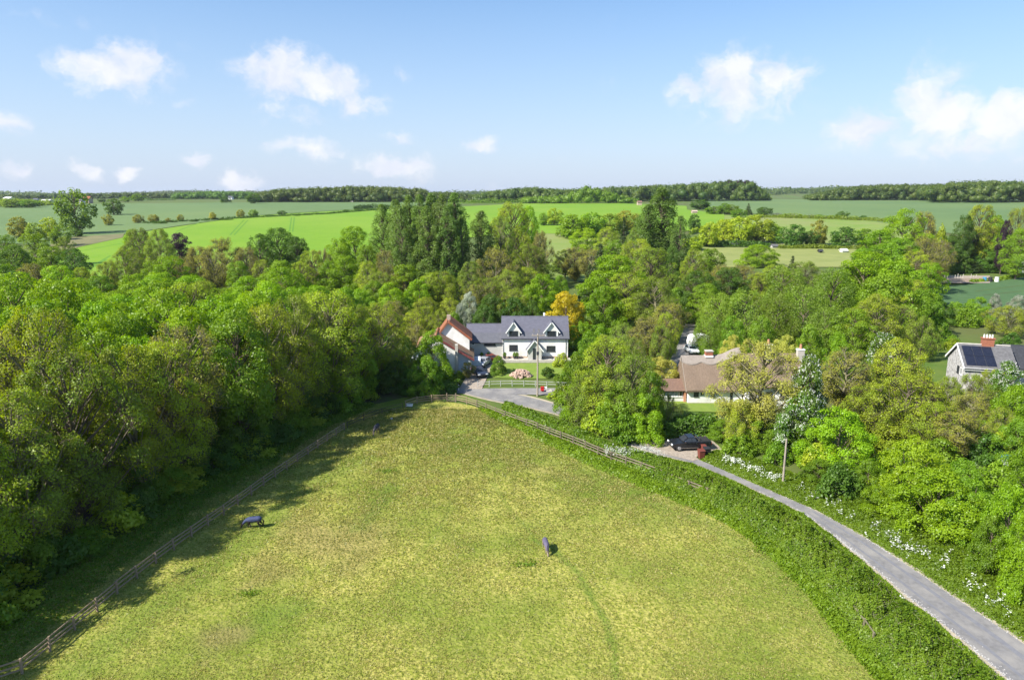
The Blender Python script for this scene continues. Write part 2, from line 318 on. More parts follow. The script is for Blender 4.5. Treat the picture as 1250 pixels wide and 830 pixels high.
strip('lawn', GL([(604,462),(640,463),(700,463)]), GL([(604,444),(640,444),(700,444)]), 'lawn', .10, 20, 12)
strip('lawn', GL([(806,503),(840,503),(900,505)]), GL([(806,488),(840,490),(900,490)]), 'lawn', .10, 20, 12)
strip('field', GL([(40,330),(160,342),(330,330),(520,318)]), GL([(72,305),(150,288),(300,265),(520,252)]), 'crop_bright', .32, 60, 40)
strip('field', GL([(-90,292),(70,301),(150,287),(300,264.6),(520,251.5)]), GL([(-90,252),(70,250),(150,249),(300,247.5),(520,247)]), 'crop_pale', .28, 60, 60)
strip('field', GL([(62,318),(95,303),(150,291)]), GL([(62,293),(95,290),(152,286.5)]), 'rough_brown', .42, 20, 12)
strip('field', GL([(560,292),(640,285),(740,288),(842,280)]), GL([(560,253),(640,249),(740,248),(838,252)]), 'crop_bright', .32, 50, 40)
strip('field', GL([(640,346),(700,346),(770,340)]), GL([(630,272),(690,286),(770,291)]), 'meadow', .22, 30, 30)
strip('field', GL([(858,256),(960,265.5),(1060,270),(1160,286),(1340,292)]), GL([(858,243.8),(960,243.8),(1060,243.8),(1160,244),(1340,244.5)]), 'crop_pale', .28, 60, 50)
strip('field', GL([(880,298),(960,300),(1120,302)]), GL([(868,262.5),(960,265.8),(1120,272)]), 'meadow', .24, 40, 30)
strip('field', GL([(850,327),(960,327),(1090,327)]), GL([(850,303),(960,303),(1090,303)]), 'pasture_dry', .26, 40, 20)
strip('field', GL([(815,286),(884,277)]), GL([(815,254),(884,262)]), 'crop_bright', .34, 20, 20)
strip('field', GL([(1115,376),(1180,376),(1340,384)]), GL([(1140,352),(1190,347.5),(1260,337),(1340,331)]), 'crop_teal', .30, 40, 20)
# tramlines through the young crops
def tram(a, b, w, mat='wheel_line', lift=.345):
    A = G(*a); B = G(*b); d = nrm(B-A); p = np.array([-d[1], d[0], 0])*w*.5
    strip('wheel_track', [A-p, B-p], [A+p, B+p], mat, lift, 30, 2)
for a, b in [((281,288),(298,269.5)),((286,288),(303,269.5)),((353.5,284),(356,266)),((357.5,284),(359.5,266)),((110,329),(130,318)),((112,326),(135,313)),((215,284),(245,272)),((90,309),(160,296))]: tram(a, b, .9)
for a, b in [((1190,357),(1260,348)),((1200,362),(1262,355))]: tram(a, b, .5, 'crop_bright' if 0 else 'forest_floor', .325)
for a, b in [((985,263),(994,246)),((1005,264),(1010,246)),((1012,265),(1028,246)),((1030,266),(1024,246))]: tram(a, b, 1.2, 'tram_pale', .31)
# ------------------------------------------------------------------ tree shapes (each a shared trunk mesh and crown mesh)
PROTO = {}
def make_shape(name, seed, H, Wd, base, nb, br, nl, ls, flat=.75, env='round', twigs=0, twr=.022, limb=.10, inner=.12, upb=.55, leafr=(.55,1.1), droop=0, blossom=0, bark='bark', trunk_r=None, open_=0.0):
    rg = np.random.default_rng(seed)
    u = (np.arange(nb)+.5)/nb; u = u + rg.normal(0, .02, nb); u = np.clip(u, .02, .98)
    if env == 'round': e = np.sqrt(np.clip(1-((u-.42)/.60)**2, .04, 1)); 
    elif env == 'dome': e = np.sqrt(np.clip(1-((u-.15)/.87)**2, .04, 1))
    elif env == 'pop': e = np.clip(np.minimum(.6+u*2.2, (1-u)*3.2+.22), .2, 1)
    elif env == 'cone': e = np.clip(1.03-u, .05, 1)
    elif env == 'vase': e = np.clip(.35+u*1.1, 0, 1)*np.sqrt(np.clip(1-((u-.45)/.58)**2, .05, 1))
    ang = np.arange(nb)*2.39996 + rg.normal(0, .35, nb)
    r = br*rg.uniform(.7, 1.3, nb)*(np.clip(1.1-u*.4, .6, 1.1) if env != 'cone' else np.clip(1.25-u, .35, 1.2))
    asym = 1+.22*np.sin(ang*2+seed)+.12*np.sin(ang*3+2*seed)
    rho = np.clip(e*Wd/2*asym - r*.75, 0, None)*rg.uniform(.35, 1, nb)**.45
    zc = H*base + u*(H*(1-base)-r*flat) 
    C = np.stack([np.cos(ang)*rho, np.sin(ang)*rho, zc], 1)
    # leaves
    wgt = r**2; bi = rg.choice(nb, nl, p=wgt/wgt.sum())
    out = nrm(C*np.array([1, 1, 0.0]) + np.array([0, 0, .3]))
    dr = nrm(rg.normal(size=(nl, 3)) + np.array([0, 0, upb]) + out[bi]*.55)
    rad = np.where(rg.random(nl) < inner, rg.uniform(.1, .8, nl), rg.uniform(.8, 1.12, nl))
    # clump the leaves in sprays inside each blob: quantise direction a little
    sp_d = nrm(rg.normal(size=(nb, 26, 3)) + np.array([0, 0, upb]) + out[:, None]*.55)
    pick = sp_d[bi, rg.integers(0, 26, nl)]; dr = nrm(dr*.42 + pick*.75)
    P = C[bi] + dr*(r[bi]*rad)[:, None]*np.array([1, 1, flat])
    P += rg.normal(0, ls*.35, (nl, 3))
    if droop: P[:, 2] -= droop*rg.random(nl)**2*r[bi]; 
    P[:, 2] = np.maximum(P[:, 2], .15)
    Nn = nrm(dr + rg.normal(0, .55, (nl, 3)) + np.array([0, 0, .35]))
    if droop: Nn = nrm(Nn*np.array([1, 1, .4]))
    tint = np.clip(rg.random(nb)[bi]*.55 + rg.random(nl)*.35 + .1*rad, 0, 1)
    crown = npmesh(name+'_crown', *leaves(P, Nn, ls*rg.uniform(*leafr, nl), rg, tint)[:2], tint=np.repeat(tint, 4))
    bl = None
    if blossom:
        k = rg.choice(nl, blossom, replace=False); k = k[rad[k] > .8]
        Pb = P[k] + dr[k]*.12; n0 = len(k); parts = []
        q = rg.integers(0, n0, n0*3); Pq = Pb[q] + rg.normal(0, .13, (len(q), 3)); V, F, _ = leaves(Pq, nrm(dr[k][q]+rg.normal(0, .5, (len(q), 3))), rg.uniform(.16, .32, len(q)), rg, np.zeros(len(q)), .8)
        bl = npmesh(name+'_blossom', V, F, tint=np.repeat(rg.random(len(q)), 4), mat='leaf_wildf')
    # trunk and limbs
    tr = trunk_r or H*.018+.05; top = H*(base+(1-base)*.72); m = 6
    tz = np.linspace(0, 1, m); wob = rg.normal(0, H*.012, (m, 2)); wob[0] = 0
    TP = np.concatenate([wob, (tz*top)[:, None]], 1)[None]; TR = (tr*(1-.8*tz))[None]
    parts = [tubes(TP, TR, 7)]
    hd = np.linalg.norm(C[:, :2], axis=1); z0 = np.clip(C[:, 2]-hd*rg.uniform(.7, 1.3, nb)-r*.4, H*base*.55, top*.95)
    tx = np.stack([np.interp(z0/top, tz, wob[:, 0]), np.interp(z0/top, tz, wob[:, 1]), z0], 1)
    s = np.linspace(0, 1, 5)[None, :, None]; mid = tx*.45 + C*.55 + np.stack([np.zeros(nb), np.zeros(nb), -hd*.08], 1) + rg.normal(0, .25, (nb, 3))
    LP = (1-s)**2*tx[:, None] + 2*s*(1-s)*mid[:, None] + s**2*C[:, None]
    lr = limb*(H/14)*rg.uniform(.7, 1.3, nb); LR = lr[:, None]*np.linspace(1, .3, 5)[None]
    parts.append(tubes(LP, LR, 4))
    if twigs:
        b2 = rg.choice(nb, twigs, p=wgt/wgt.sum()); d2 = sp_d[b2, rg.integers(0, 26, twigs)]; d2 = nrm(d2 + rg.normal(0, .35, d2.shape) + np.array([0, 0, .3 if not droop else -.3]))
        st = C[b2] + rg.normal(0, .2, (twigs, 3))*r[b2][:, None] - np.array([0, 0, .2]); en = C[b2] + d2*(r[b2]*rg.uniform(.8, 1.2, twigs))[:, None]*np.array([1, 1, flat])
        md = (st+en)/2 + rg.normal(0, .12, (twigs, 3)); TPt = np.stack([st, md, en], 1)
        parts.append(tubes(TPt, twr*rg.uniform(.6, 1.5, twigs)[:, None]*np.array([[1, .8, .45]]), 3))
    V, F, _ = cat_m(parts)
    PROTO[name] = dict(H=H, W=Wd, crown=crown, trunk=npmesh(name+'_trunk', V, F, mat=bark, smooth=True), blossom=bl)
for i in range(4): make_shape(f'tall{i}', 10+i, 17, 11, .14, 54, 1.75, 21000, .37, flat=.72, limb=.11)
for i in range(4): make_shape(f'low{i}', 20+i, 8, 9, .06, 44, 1.2, 18000, .28, flat=.7, env='dome', limb=.09)
for i in range(4): make_shape(f'open{i}', 30+i, 17, 12, .20, 66, 1.5, 23000, .265, flat=.8, twigs=1500, limb=.11, inner=.3, bark='bark_pale' if i%2 else 'bark', twr=.028)
for i in range(3): make_shape(f'openlow{i}', 40+i, 9, 10, .10, 52, 1.25, 17000, .215, flat=.8, twigs=1200, limb=.11, inner=.3, bark='bark_pale' if i%2 else 'bark', twr=.022)
for i in range(3): make_shape(f'twig{i}', 50+i, 15, 10, .10, 60, 1.5, 15000, .25, flat=1.0, env='vase', twigs=2300, limb=.12, inner=.5, twr=.03, bark='bark_pale')
for i in range(3): make_shape(f'pop{i}', 60+i, 30, 7, .08, 100, 1.25, 17000, .42, flat=1.6, env='pop', limb=.07, upb=.7, trunk_r=.35)
for i in range(3): make_shape(f'will{i}', 70+i, 16, 12, .06, 64, 1.7, 16000, .42, flat=1.15, env='round', droop=.9, limb=.10, leafr=(.4,1.0), upb=.3)
for i in range(2): make_shape(f'con{i}', 80+i, 16, 7, .06, 110, 1.0, 10000, .38, flat=.5, env='cone', droop=.35, limb=.04, upb=.2)
for i in range(2): make_shape(f'chest{i}', 90+i, 14, 11, .08, 46, 1.6, 15000, .44, flat=.75, env='dome', blossom=1500)
for i in range(3): make_shape(f'bush{i}', 100+i, 2.6, 3.6, .02, 16, .75, 3000, .27, flat=.75, env='dome', limb=.12, trunk_r=.05)
for i in range(2): make_shape(f'far{i}', 110+i, 12, 10, .12, 30, 1.7, 3200, .85, flat=.75, env='round', limb=.12)

KIND = {  # kind: (tall shapes, low shapes, leaf, object name, category, description)
 'bright': (['tall0','tall1','tall2','tall3'], ['low0','low1','low2','low3'], 'bright', 'broadleaf_tree', 'tree', 'bright green leafy tree'),
 'green': (['tall1','tall3','tall0'], ['low1','low3','low0'], 'green', 'broadleaf_tree', 'tree', 'mid green leafy tree'),
 'lime': (['tall2'], ['low2','low0'], 'lime', 'broadleaf_tree', 'tree', 'lime green tree in fresh leaf'),
 'dark': (['tall0','tall2','tall3'], ['low0','low2'], 'dark', 'broadleaf_tree', 'tree', 'dark green dense tree'),
 'olive': (['open0','open1','open2','open3'], ['openlow0','openlow1','openlow2'], 'olive', 'ash_tree', 'tree', 'olive yellow airy tree'),
 'ash': (['open1','open3','open0'], ['openlow1','openlow0'], 'ash', 'ash_tree', 'tree', 'dull olive open tree'),
 'tan': (['twig0','twig1','twig2'], ['twig1','twig2','twig0'], 'tan', 'budding_tree', 'tree', 'pale twiggy half-bare tree'),
 'pop': (['pop0','pop1','pop2'], ['pop0'], 'pop', 'poplar_tree', 'poplar', 'tall columnar dark poplar'),
 'will': (['will0','will1','will2'], ['will1'], 'will', 'willow_tree', 'willow', 'soft feathery green willow'),
 'con': (['con0','con1'], ['con1'], 'con', 'conifer_tree', 'conifer', 'dark pointed conifer'),
 'purp': (['tall1'], ['low1'], 'purp', 'plum_tree', 'tree', 'dark purple leaved tree'),
 'gold': (['tall1'], ['low1'], 'gold', 'flowering_tree', 'tree', 'golden yellow tree'),
 'pale': (['open3'], ['openlow1'], 'pale', 'maple_tree', 'tree', 'pale yellow spreading tree'),
 'palelime': (['tall2'], ['low3'], 'pale', 'garden_shrub', 'shrub', 'round pale yellow shrub'),
 'chest': (['chest0','chest1'], ['chest1','chest0'], 'chest', 'chestnut_tree', 'chestnut', 'dark chestnut with white candles'),
 'haw': (['tall1'], ['low0'], 'haw', 'hawthorn_tree', 'hawthorn', 'white blossoming hawthorn'),
 'bush': (['bush0'], ['bush0','bush1','bush2'], 'green', 'bush', 'bush', 'low green bush'),
 'dbush': (['bush1'], ['bush1','bush2','bush0'], 'dark', 'bush', 'bush', 'low dark bush'),
 'obush': (['bush2'], ['bush2','bush0','bush1'], 'olive', 'bush', 'bush', 'low olive bush'),
}
_cnt = {}
ALLT = []
def plant(x, y, h, w, kind, region, label=None, px=None, far=False, group=None):
    tall, low, leaf, nm, cat, desc = KIND[kind]
    use = low if (h < 10.5 or h/w < .95) else tall
    if far and kind not in ('pop', 'con'): use = ['far0', 'far1']
    i = _cnt.get((kind, region), 0); _cnt[(kind, region)] = i+1
    pr = PROTO[use[(i*7 + len(region)) % len(use)]]
    z = float(HH(x, y))
    e = empty(nm, (x, y, z), random.uniform(0, 6.28))
    sxy = w/pr['W']; sz = h/pr['H']
    e.scale = (sxy, sxy, sz)
    t = link('trunk', pr['trunk'], e); c = bpy.data.objects.new('crown', pr['crown']); COL.objects.link(c); c.parent = e
    if not pr['crown'].materials: pr['crown'].materials.append(MATS['leaf_green'])
    c.material_slots[0].link = 'OBJECT'; c.material_slots[0].material = MATS['leaf_'+leaf]
    if pr['blossom'] and leaf == 'chest': link('blossom', pr['blossom'], e)
    e['category'] = cat
    if group: e['group'] = group
    if px is None: px = 625+FPX*x/max(y, 1)
    ALLT.append((e, kind, region, px, label, desc)); return e
ORD = 'first second third fourth fifth sixth seventh eighth ninth tenth eleventh twelfth thirteenth fourteenth fifteenth sixteenth seventeenth eighteenth nineteenth twentieth twenty-first twenty-second twenty-third twenty-fourth twenty-fifth twenty-sixth twenty-seventh twenty-eighth twenty-ninth thirtieth thirty-first thirty-second thirty-third thirty-fourth thirty-fifth thirty-sixth thirty-seventh thirty-eighth thirty-ninth fortieth forty-first forty-second forty-third forty-fourth forty-fifth'.split()
def label_all():
    g = {}
    for r in ALLT:
        if r[4]: r[0]['label'] = r[4]
        else: g.setdefault((r[1], r[2]), []).append(r)
    for (k, reg), L in g.items():
        L.sort(key=lambda r: r[3]); n = len(L)
        for i, r in enumerate(L):
            if n == 1: s = f"{r[5]} {reg}"
            elif i == 0: s = f"leftmost {r[5]} {reg}"
            elif i == n-1: s = f"rightmost {r[5]} {reg}"
            else: s = f"{ORD[i]} {r[5]} from the left {reg}"
            r[0]['label'] = s
def T(px, top, w, D, kind, region, label=None):
    """tree by its place in the photo: D > 0 depth in metres, D < 0 the row where it meets the ground"""
    if D < 0:
        g = G(px, -D); d = g[1]*cp + (CAMZ-g[2])*sp
    else: d = D
    p = at(px, top, d); g = HH(p[0], p[1]); h = max(p[2]-g, 1.0)
    return plant(p[0], p[1], float(h), w*d/FPX*1.08, kind, region, label, px, far=(d > 330))
def TL(region, rows):
    for r in rows: T(*r[:5], region, r[5] if len(r) > 5 else None)

TL('on the far left plain', [(88,231,38,400,'will','tall full tree standing alone at the left field edge'),(137,243,22,-263,'dark','round dark oak standing alone in the pale field'),
 (168,237,16,-246,'green'),(152,240,10,-247,'green'),(275,240,12,-248,'dark'),(309,236,16,-249,'dark'),(20,265,24,-292,'tan'),(40,272,20,-296,'ash'),(58,266,24,-295,'olive'),(72,276,22,-302,'green'),
 (92,279,14,-290,'dark'),(52,250,14,-251,'green'),(14,243,24,-254,'ash'),(35,244,22,-254,'green'),(124,243,10,-247,'dark')])
TL('along the hedge of the pale field', [(131,262,12,-276,'tan'),(168,262,12,-273,'tan'),(187,262,13,-272,'tan'),(205,266,6,-272,'tan'),(220,262,8,-271,'tan'),(259,259,9,-269,'tan'),(293,256,11,-267,'tan'),(309,256,11,-266,'green'),(344,257,10,-264,'dark'),
 (178,270,7,-273,'dbush'),(196,271,14,-273.5,'dbush'),(212,270,7,-272,'dbush'),(238,269,9,-271,'dbush'),(252,269,7,-270,'dbush'),(275,267,16,-269,'dbush'),(330,262,10,-265,'dbush'),(362,262,9,-264,'dbush'),(376,261,7,-263,'dbush'),(390,260,8,-262,'dbush'),(422,256,10,-259,'dbush'),(438,254,9,-257,'dbush'),(450,254,12,-256,'dbush')])
TL('in the copse at far left', [(5,322,50,165,'green'),(40,284,44,225,'bright'),(15,298,46,195,'dark'),(60,300,42,205,'green'),(35,320,52,160,'tan'),(88,303,40,192,'dark'),(4,286,30,245,'green'),(68,322,40,168,'tan'),(98,325,30,172,'olive'),(20,330,40,150,'dark'),(78,288,20,-325,'ash')])
TL('below the bright crop', [(168,277,40,232,'ash'),(193,278,38,228,'ash'),(150,302,36,205,'olive'),(160,280,30,240,'bright'),(217,284,34,236,'purp'),
 (205,312,44,180,'bright'),(240,299,46,200,'tan'),(270,288,48,212,'tan'),(258,304,40,190,'tan'),(300,300,40,200,'tan'),(222,312,40,188,'tan'),
 (338,277,56,216,'dark'),(316,285,36,206,'dark'),(362,288,36,210,'dark'),(342,317,44,172,'green'),(380,304,38,186,'olive'),(392,302,26,190,'tan'),(320,316,36,180,'olive'),(290,318,34,182,'green'),(365,318,34,178,'olive'),
 (432,275,46,222,'bright'),(413,290,42,200,'bright'),(447,298,38,190,'green'),(420,312,40,178,'bright'),(448,318,34,172,'olive'),(400,318,36,180,'green'),(183,318,34,180,'bright'),(130,318,30,190,'olive')])
TL('in the poplar stand', [(466,248,31,205,'pop'),(483,242,29,200,'pop'),(498,237,29,203,'pop'),(512,236,29,198,'pop'),(526,234,29,201,'pop'),(539,236,29,197,'pop'),(554,234,34,202,'pop'),(490,252,27,194,'pop'),(520,250,27,192,'pop'),(546,250,29,192,'pop'),(562,262,20,196,'pop')])
TL('near the poplars', [(587,256,31,200,'pop','lone poplar just right of the poplar stand'),(624,245,58,222,'olive'),(645,250,34,232,'bright'),(612,262,36,210,'ash'),(605,300,48,182,'tan'),(645,296,46,192,'ash'),(470,302,30,188,'rustb' if 0 else 'tan'),(660,280,30,215,'tan'),
 (495,322,44,170,'bright'),(525,332,44,165,'olive'),(465,330,40,170,'ash'),(550,338,40,165,'olive'),(575,318,36,176,'ash')])
TL('in the valley beyond the white house', [(677,254,18,-276,'olive'),(664,260,14,-276,'green'),(700,262,36,-292,'bright'),(724,260,38,-290,'green'),(744,261,34,-288,'ash'),(765,257,30,-286,'tan'),(690,276,20,-290,'bush'),(716,278,36,300,'lime'),(742,276,34,290,'olive'),
 (703,300,42,235,'tan'),(690,304,34,245,'olive'),(722,302,36,225,'tan'),(762,264,26,240,'con'),(748,292,30,225,'green'),(733,297,42,182,'con'),(720,322,34,172,'con'),
 (808,228,50,205,'pop'),(792,248,36,202,'pop'),(832,262,24,196,'pop'),(775,276,30,215,'ash'),(780,290,56,182,'olive'),(752,310,70,162,'bright'),(795,300,60,172,'ash'),(765,332,58,152,'olive'),(800,338,60,148,'ash'),(818,368,50,140,'tan'),(738,348,52,150,'bright'),(828,350,34,160,'green'),
 (672,345,34,185,'dark'),(668,322,40,195,'ash'),(640,325,40,185,'olive')])
TL('behind the white house', [(691,355,52,144,'gold'),(663,334,42,168,'bright'),(648,346,36,160,'bright'),(684,336,28,172,'green'),(620,328,48,168,'ash'),(595,338,46,162,'ash'),(628,352,36,150,'olive'),
 (573,356,30,152,'haw'),(562,370,20,146,'haw'),(600,358,40,150,'dark'),(628,362,34,148,'dark'),(650,366,26,148,'dark'),(703,375,30,146,'olive'),(712,392,34,135,'bright'),(590,372,34,146,'dark'),(582,345,34,160,'tan'),
 (735,395,44,128,'bright'),(760,392,44,125,'ash'),(790,385,50,122,'tan'),(806,395,34,120,'ash'),(815,380,34,130,'olive'),(720,410,40,120,'green'),(775,410,40,112,'ash')])
TL('behind the red tiled cottage', [(540,330,48,165,'olive'),(512,340,48,162,'bright'),(488,332,42,172,'tan'),(475,345,44,158,'bright'),(455,342,42,165,'green'),(440,352,44,156,'bright'),(520,362,44,146,'olive'),(502,380,46,140,'olive'),(480,366,46,146,'tan'),(548,362,34,150,'olive'),(535,378,34,140,'olive'),(420,350,46,150,'bright'),(460,368,40,148,'green'),(440,372,44,140,'bright'),(508,395,30,132,'tan'),(555,380,24,140,'green')])
TL('by the red tiled cottage', [(456,388,58,126,'green'),(480,402,46,121,'dark'),(432,385,56,127,'olive'),(465,425,40,114,'green'),(483,440,40,112,'dark'),(495,425,30,117,'ash'),(527,402,52,115,'bright','bright green tree screening the red tiled cottage'),(520,436,38,109,'green','dark leafy tree at the paddock corner below the cottage'),(500,450,34,111,'dark'),
 (571,441,17,-464,'tan','half-bare shrub beside the dark parked car'),(548,450,22,-464,'obush'),(535,452,18,-466,'bush'),(560,452,12,-463,'bush')])
TL('on the white house lawn', [(608,434,22,-458,'green','small round tree on the white house lawn'),(668,448,16,-461,'dbush'),(686,430,16,-450,'obush'),(700,440,22,-462,'bush'),(690,452,16,-470,'bush'),(676,478,14,-488,'obush'),(690,470,20,-486,'obush')])
TL('above the lane end', [(848,302,38,182,'olive'),(868,303,44,188,'green'),(892,326,46,172,'dark'),(925,298,46,-326,'bright','dome shaped tree on the dry pasture'),(882,322,44,178,'tan'),(852,330,46,158,'dark'),(908,322,48,182,'tan'),(948,322,48,184,'olive'),(985,318,48,188,'ash'),(862,345,40,152,'green'),(930,332,44,170,'olive'),(968,312,20,230,'con'),(820,300,24,190,'dark'),(838,335,30,165,'ash')])
TL('behind the thatched cottage', [(878,354,54,143,'will'),(912,350,62,140,'will'),(983,346,70,140,'will'),(950,356,54,136,'will'),(958,322,56,166,'will'),(1020,324,66,152,'will'),(1058,306,72,160,'bright'),(1094,316,80,156,'bright'),(1086,332,84,142,'green'),(1040,322,56,166,'green'),(1072,358,66,130,'olive'),(1010,372,50,128,'will'),(1118,340,50,150,'olive'),(1045,376,50,124,'green'),(865,385,34,132,'will'),(1100,370,50,132,'ash'),(990,395,40,118,'green'),(1025,405,34,114,'bright'),(895,385,40,130,'green'),(930,385,44,126,'green')])
TL('among the right hand meadows', [(884,268,30,-298,'olive'),(904,265,34,-299,'olive'),(925,263,32,-299,'olive'),(941,270,24,-298,'bright'),(866,272,26,-302,'olive'),(969,274,30,-302,'dark'),(991,282,20,-301,'dark'),(1001,268,18,-301,'tan'),(1033,277,32,-303,'dark'),(1056,279,28,-302,'green'),(855,244,24,-256,'dark'),(872,252,20,-262,'green'),(893,250,18,-262,'ash'),(914,248,10,-263,'con'),(933,253,20,-263.5,'dark'),(1029,258,14,-268,'dark'),(1054,263,8,-268,'dark'),
 (848,262,16,-284,'dark'),(862,285,24,-300,'ash'),(845,290,26,-306,'olive'),(885,248,16,-262,'green'),(902,255,18,-266,'bush'),(978,262,14,-266.5,'bush'),(1000,262,16,-267,'bush'),(1016,263,14,-267,'bush'),(960,261,12,-266,'bush'),(1042,265,12,-269,'bush'),(948,260,10,-265.5,'haw'),(968,261,8,-266.5,'haw'),(990,262,9,-267,'haw'),(1008,264,8,-267.5,'haw')])
TL('near the allotment', [(1108,254,50,235,'bright'),(1130,256,38,238,'tan'),(1075,280,56,222,'bright'),(1100,290,50,210,'green'),(1058,302,44,200,'green'),(1132,286,46,205,'tan'),(1148,292,44,-352,'tan','pale half-bare oak with dark trunk by the allotment'),(1165,288,38,267,'dark'),(1200,248,46,265,'olive'),(1179,262,28,262,'dark'),(1216,262,34,265,'green'),(1230,268,15,255,'purp'),(1246,252,34,265,'olive'),(1212,284,30,277,'lime'),(1192,292,42,267,'con'),(1232,290,44,272,'dark'),(1248,278,36,240,'green'),(1207,303,38,264,'dark'),(1180,308,38,264,'con'),(1165,305,34,262,'dark'),(1222,308,34,262,'dark'),(1245,300,20,270,'ash'),(1150,276,20,250,'obush'),(1120,305,40,195,'olive'),(1135,320,40,180,'bright')])
TL('between the allotment and the stone cottage', [(1195,362,36,-398,'green'),(1166,368,30,-397,'green'),(1146,366,34,-398,'dark'),(1234,372,46,-412,'olive'),(1216,358,18,-392,'haw'),(1180,375,24,-400,'bush'),(1130,352,50,145,'green'),(1245,360,26,-395,'haw'),(1128,385,40,128,'ash')])
TL('beside the thatched cottage garden', [(932,413,100,88,'pale','large pale yellow tree standing before the thatched cottage'),(906,486,48,88,'olive'),(925,508,54,88,'green'),(884,512,40,91,'green'),(905,530,34,86,'bush'),(948,540,30,83,'bush'),(990,433,56,85,'chest'),(978,480,56,84,'chest'),(1036,425,80,100,'tan'),(1080,404,46,112,'chest'),(1100,412,76,106,'olive'),(1058,440,40,108,'ash'),(895,408,30,118,'palelime'),(960,408,34,118,'palelime'),
 (808,435,46,112,'palelime','round pale yellow shrub left of the thatched cottage'),(962,520,44,86,'green')])
TL('between the lane and the white house', [(742,408,84,95,'olive'),(772,430,74,92,'ash'),(708,432,54,100,'green'),(795,452,50,91,'green'),(725,450,60,95,'ash'),(760,470,60,91,'green'),(700,470,40,99,'bright'),(785,480,50,90,'bright'),(735,490,40,93,'obush'),(815,480,30,93,'ash'),(760,500,40,90,'bush')])
TL('right of the lane', [(1110,456,104,90,'olive'),(1068,470,74,93,'olive'),(1160,458,40,99,'olive'),(1190,455,46,99,'ash'),(1214,450,42,100,'olive'),(1190,478,56,93,'tan'),(1172,500,64,84,'tan'),(1234,440,46,98,'chest'),(1242,470,60,90,'bright'),(1246,510,50,82,'green'),(1145,490,60,86,'olive'),(1225,495,40,86,'olive'),
 (1028,498,84,80,'bright'),(998,522,56,82,'bright'),(1062,560,40,74,'green'),(1122,534,86,70,'lime'),(1150,572,96,65,'bright'),(1190,586,70,64,'green'),(1238,588,64,58,'bright'),(1215,628,50,58,'green'),(1095,590,60,69,'bright'),(1262,620,60,54,'bright'),(1180,560,50,70,'green'),(1000,560,40,78,'green'),(1260,540,60,66,'bright')])
# ---- the wood along the left side, laid out on the ground
rg = np.random.default_rng(42)
pts = []
for gy in np.arange(34, 150, 7.2):
    for gx in np.arange(-150, -8, 7.6):
        x = gx + rg.uniform(-2.6, 2.6) + (3.8 if int(round(gy/7.2)) % 2 else 0); y = gy + rg.uniform(-2.6, 2.6)
        ex = np.interp(y, [30, 44, 54, 66, 80, 92, 102, 112, 150], [-42, -41, -39.5, -37, -33.5, -28.5, -24, -20, -22])
        if x > ex-7.5 or abs(x) > y*.80+12: continue
        if y > 112 and x > -40: continue
        pts.append((x, y, ex))
for x, y, ex in pts:
    px = 625+FPX*x/(y*cp+14*sp); edge = ex-x < 9
    h = 18.5 + rg.normal(0, 1.2) - (1.5 if y > 95 else 0) + (1.8 if edge else 0)
    if y < 62: h -= 1.0
    q = lump(x*.25, y*.25) + rg.normal(0, .45)
    if y > 118: h -= 4.5
    if y > 122: kind = 'bright' if q > -.2 else ('green' if q > -.7 else 'tan')
    elif px < 200 and 78 < y <= 122: kind = 'bright' if q > -.5 else 'green'
    elif edge and y < 75: kind = 'olive' if q > -.3 else ('tan' if q > -.8 else 'green')
    elif y < 78: kind = 'olive' if q > .3 else ('bright' if q > -.2 else 'tan')
    elif px > 330: kind = 'olive' if q > -.1 else ('tan' if q > -.55 else 'ash')
    else: kind = 'olive' if q > .2 else ('bright' if q > -.75 else 'tan')
    w = rg.uniform(9.5, 12.5)
    reg = 'on the wood edge by the left fence' if edge else ('in the near depth of the left wood' if y < 80 else ('in the middle of the left wood' if y < 115 else 'at the back of the left wood'))
    plant(x, y, h, w, kind, reg, px=px, group='trees of the left wood')
for i, y in enumerate(np.arange(36, 112, 3.6)):
    ex = np.interp(y, [30, 44, 54, 66, 80, 92, 102, 112], [-42, -41, -39.5, -37, -33.5, -28.5, -24, -17])
    plant(ex-1.2+rg.uniform(-1, .8), y+rg.uniform(-1, 1), rg.uniform(2.2, 4.6), rg.uniform(4.5, 6.5), ['bush','obush','dbush'][i % 3], 'at the foot of the left wood', group='bushes at the foot of the left wood')
for i, y in enumerate(np.arange(40, 108, 5.0)):
    ex = np.interp(y, [30, 44, 54, 66, 80, 92, 102, 112], [-42, -41, -39.5, -37, -33.5, -28.5, -24, -17])
    plant(ex-3.8+rg.uniform(-1, .8), y+rg.uniform(-1, 1), rg.uniform(6.5, 9.5), rg.uniform(7, 9), ['green','ash','dark'][i % 3], 'under the left wood edge', group='trees of the left wood')
for i, y in enumerate(np.arange(33, 116, 5.6)):
    y = y + rg.uniform(-.8, .8); ex = np.interp(y, [30, 44, 54, 66, 80, 92, 102, 112, 120], [-42, -41, -39.5, -37, -33.5, -28.5, -24, -19, -14])
    kind = ['olive', 'ash', 'olive', 'tan', 'olive', 'ash', 'green'][(i*3) % 7]
    plant(ex-3.2+rg.uniform(-.9, .7), y, (12.5 if y < 44 else (14.5 if y < 52 else (17.6 if y < 96 else 15.5)))+rg.uniform(-1.6, 1.6), rg.uniform(9.5, 12), kind, 'in the front row above the left fence', group='trees of the left wood')
T(400, 352, 104, 101, 'olive', 'x', 'broad olive tree overhanging the paddock with spreading bare branches')
T(425, 398, 56, 104, 'green', 'x', 'mid green tree beneath the broad overhanging olive tree')
T(118, 366, 84, 88, 'bright', 'x', 'brightest green leafy crown rising in the left wood')
T(165, 408, 74, 80, 'bright', 'x', 'bright green crown just below the brightest one in the left wood')
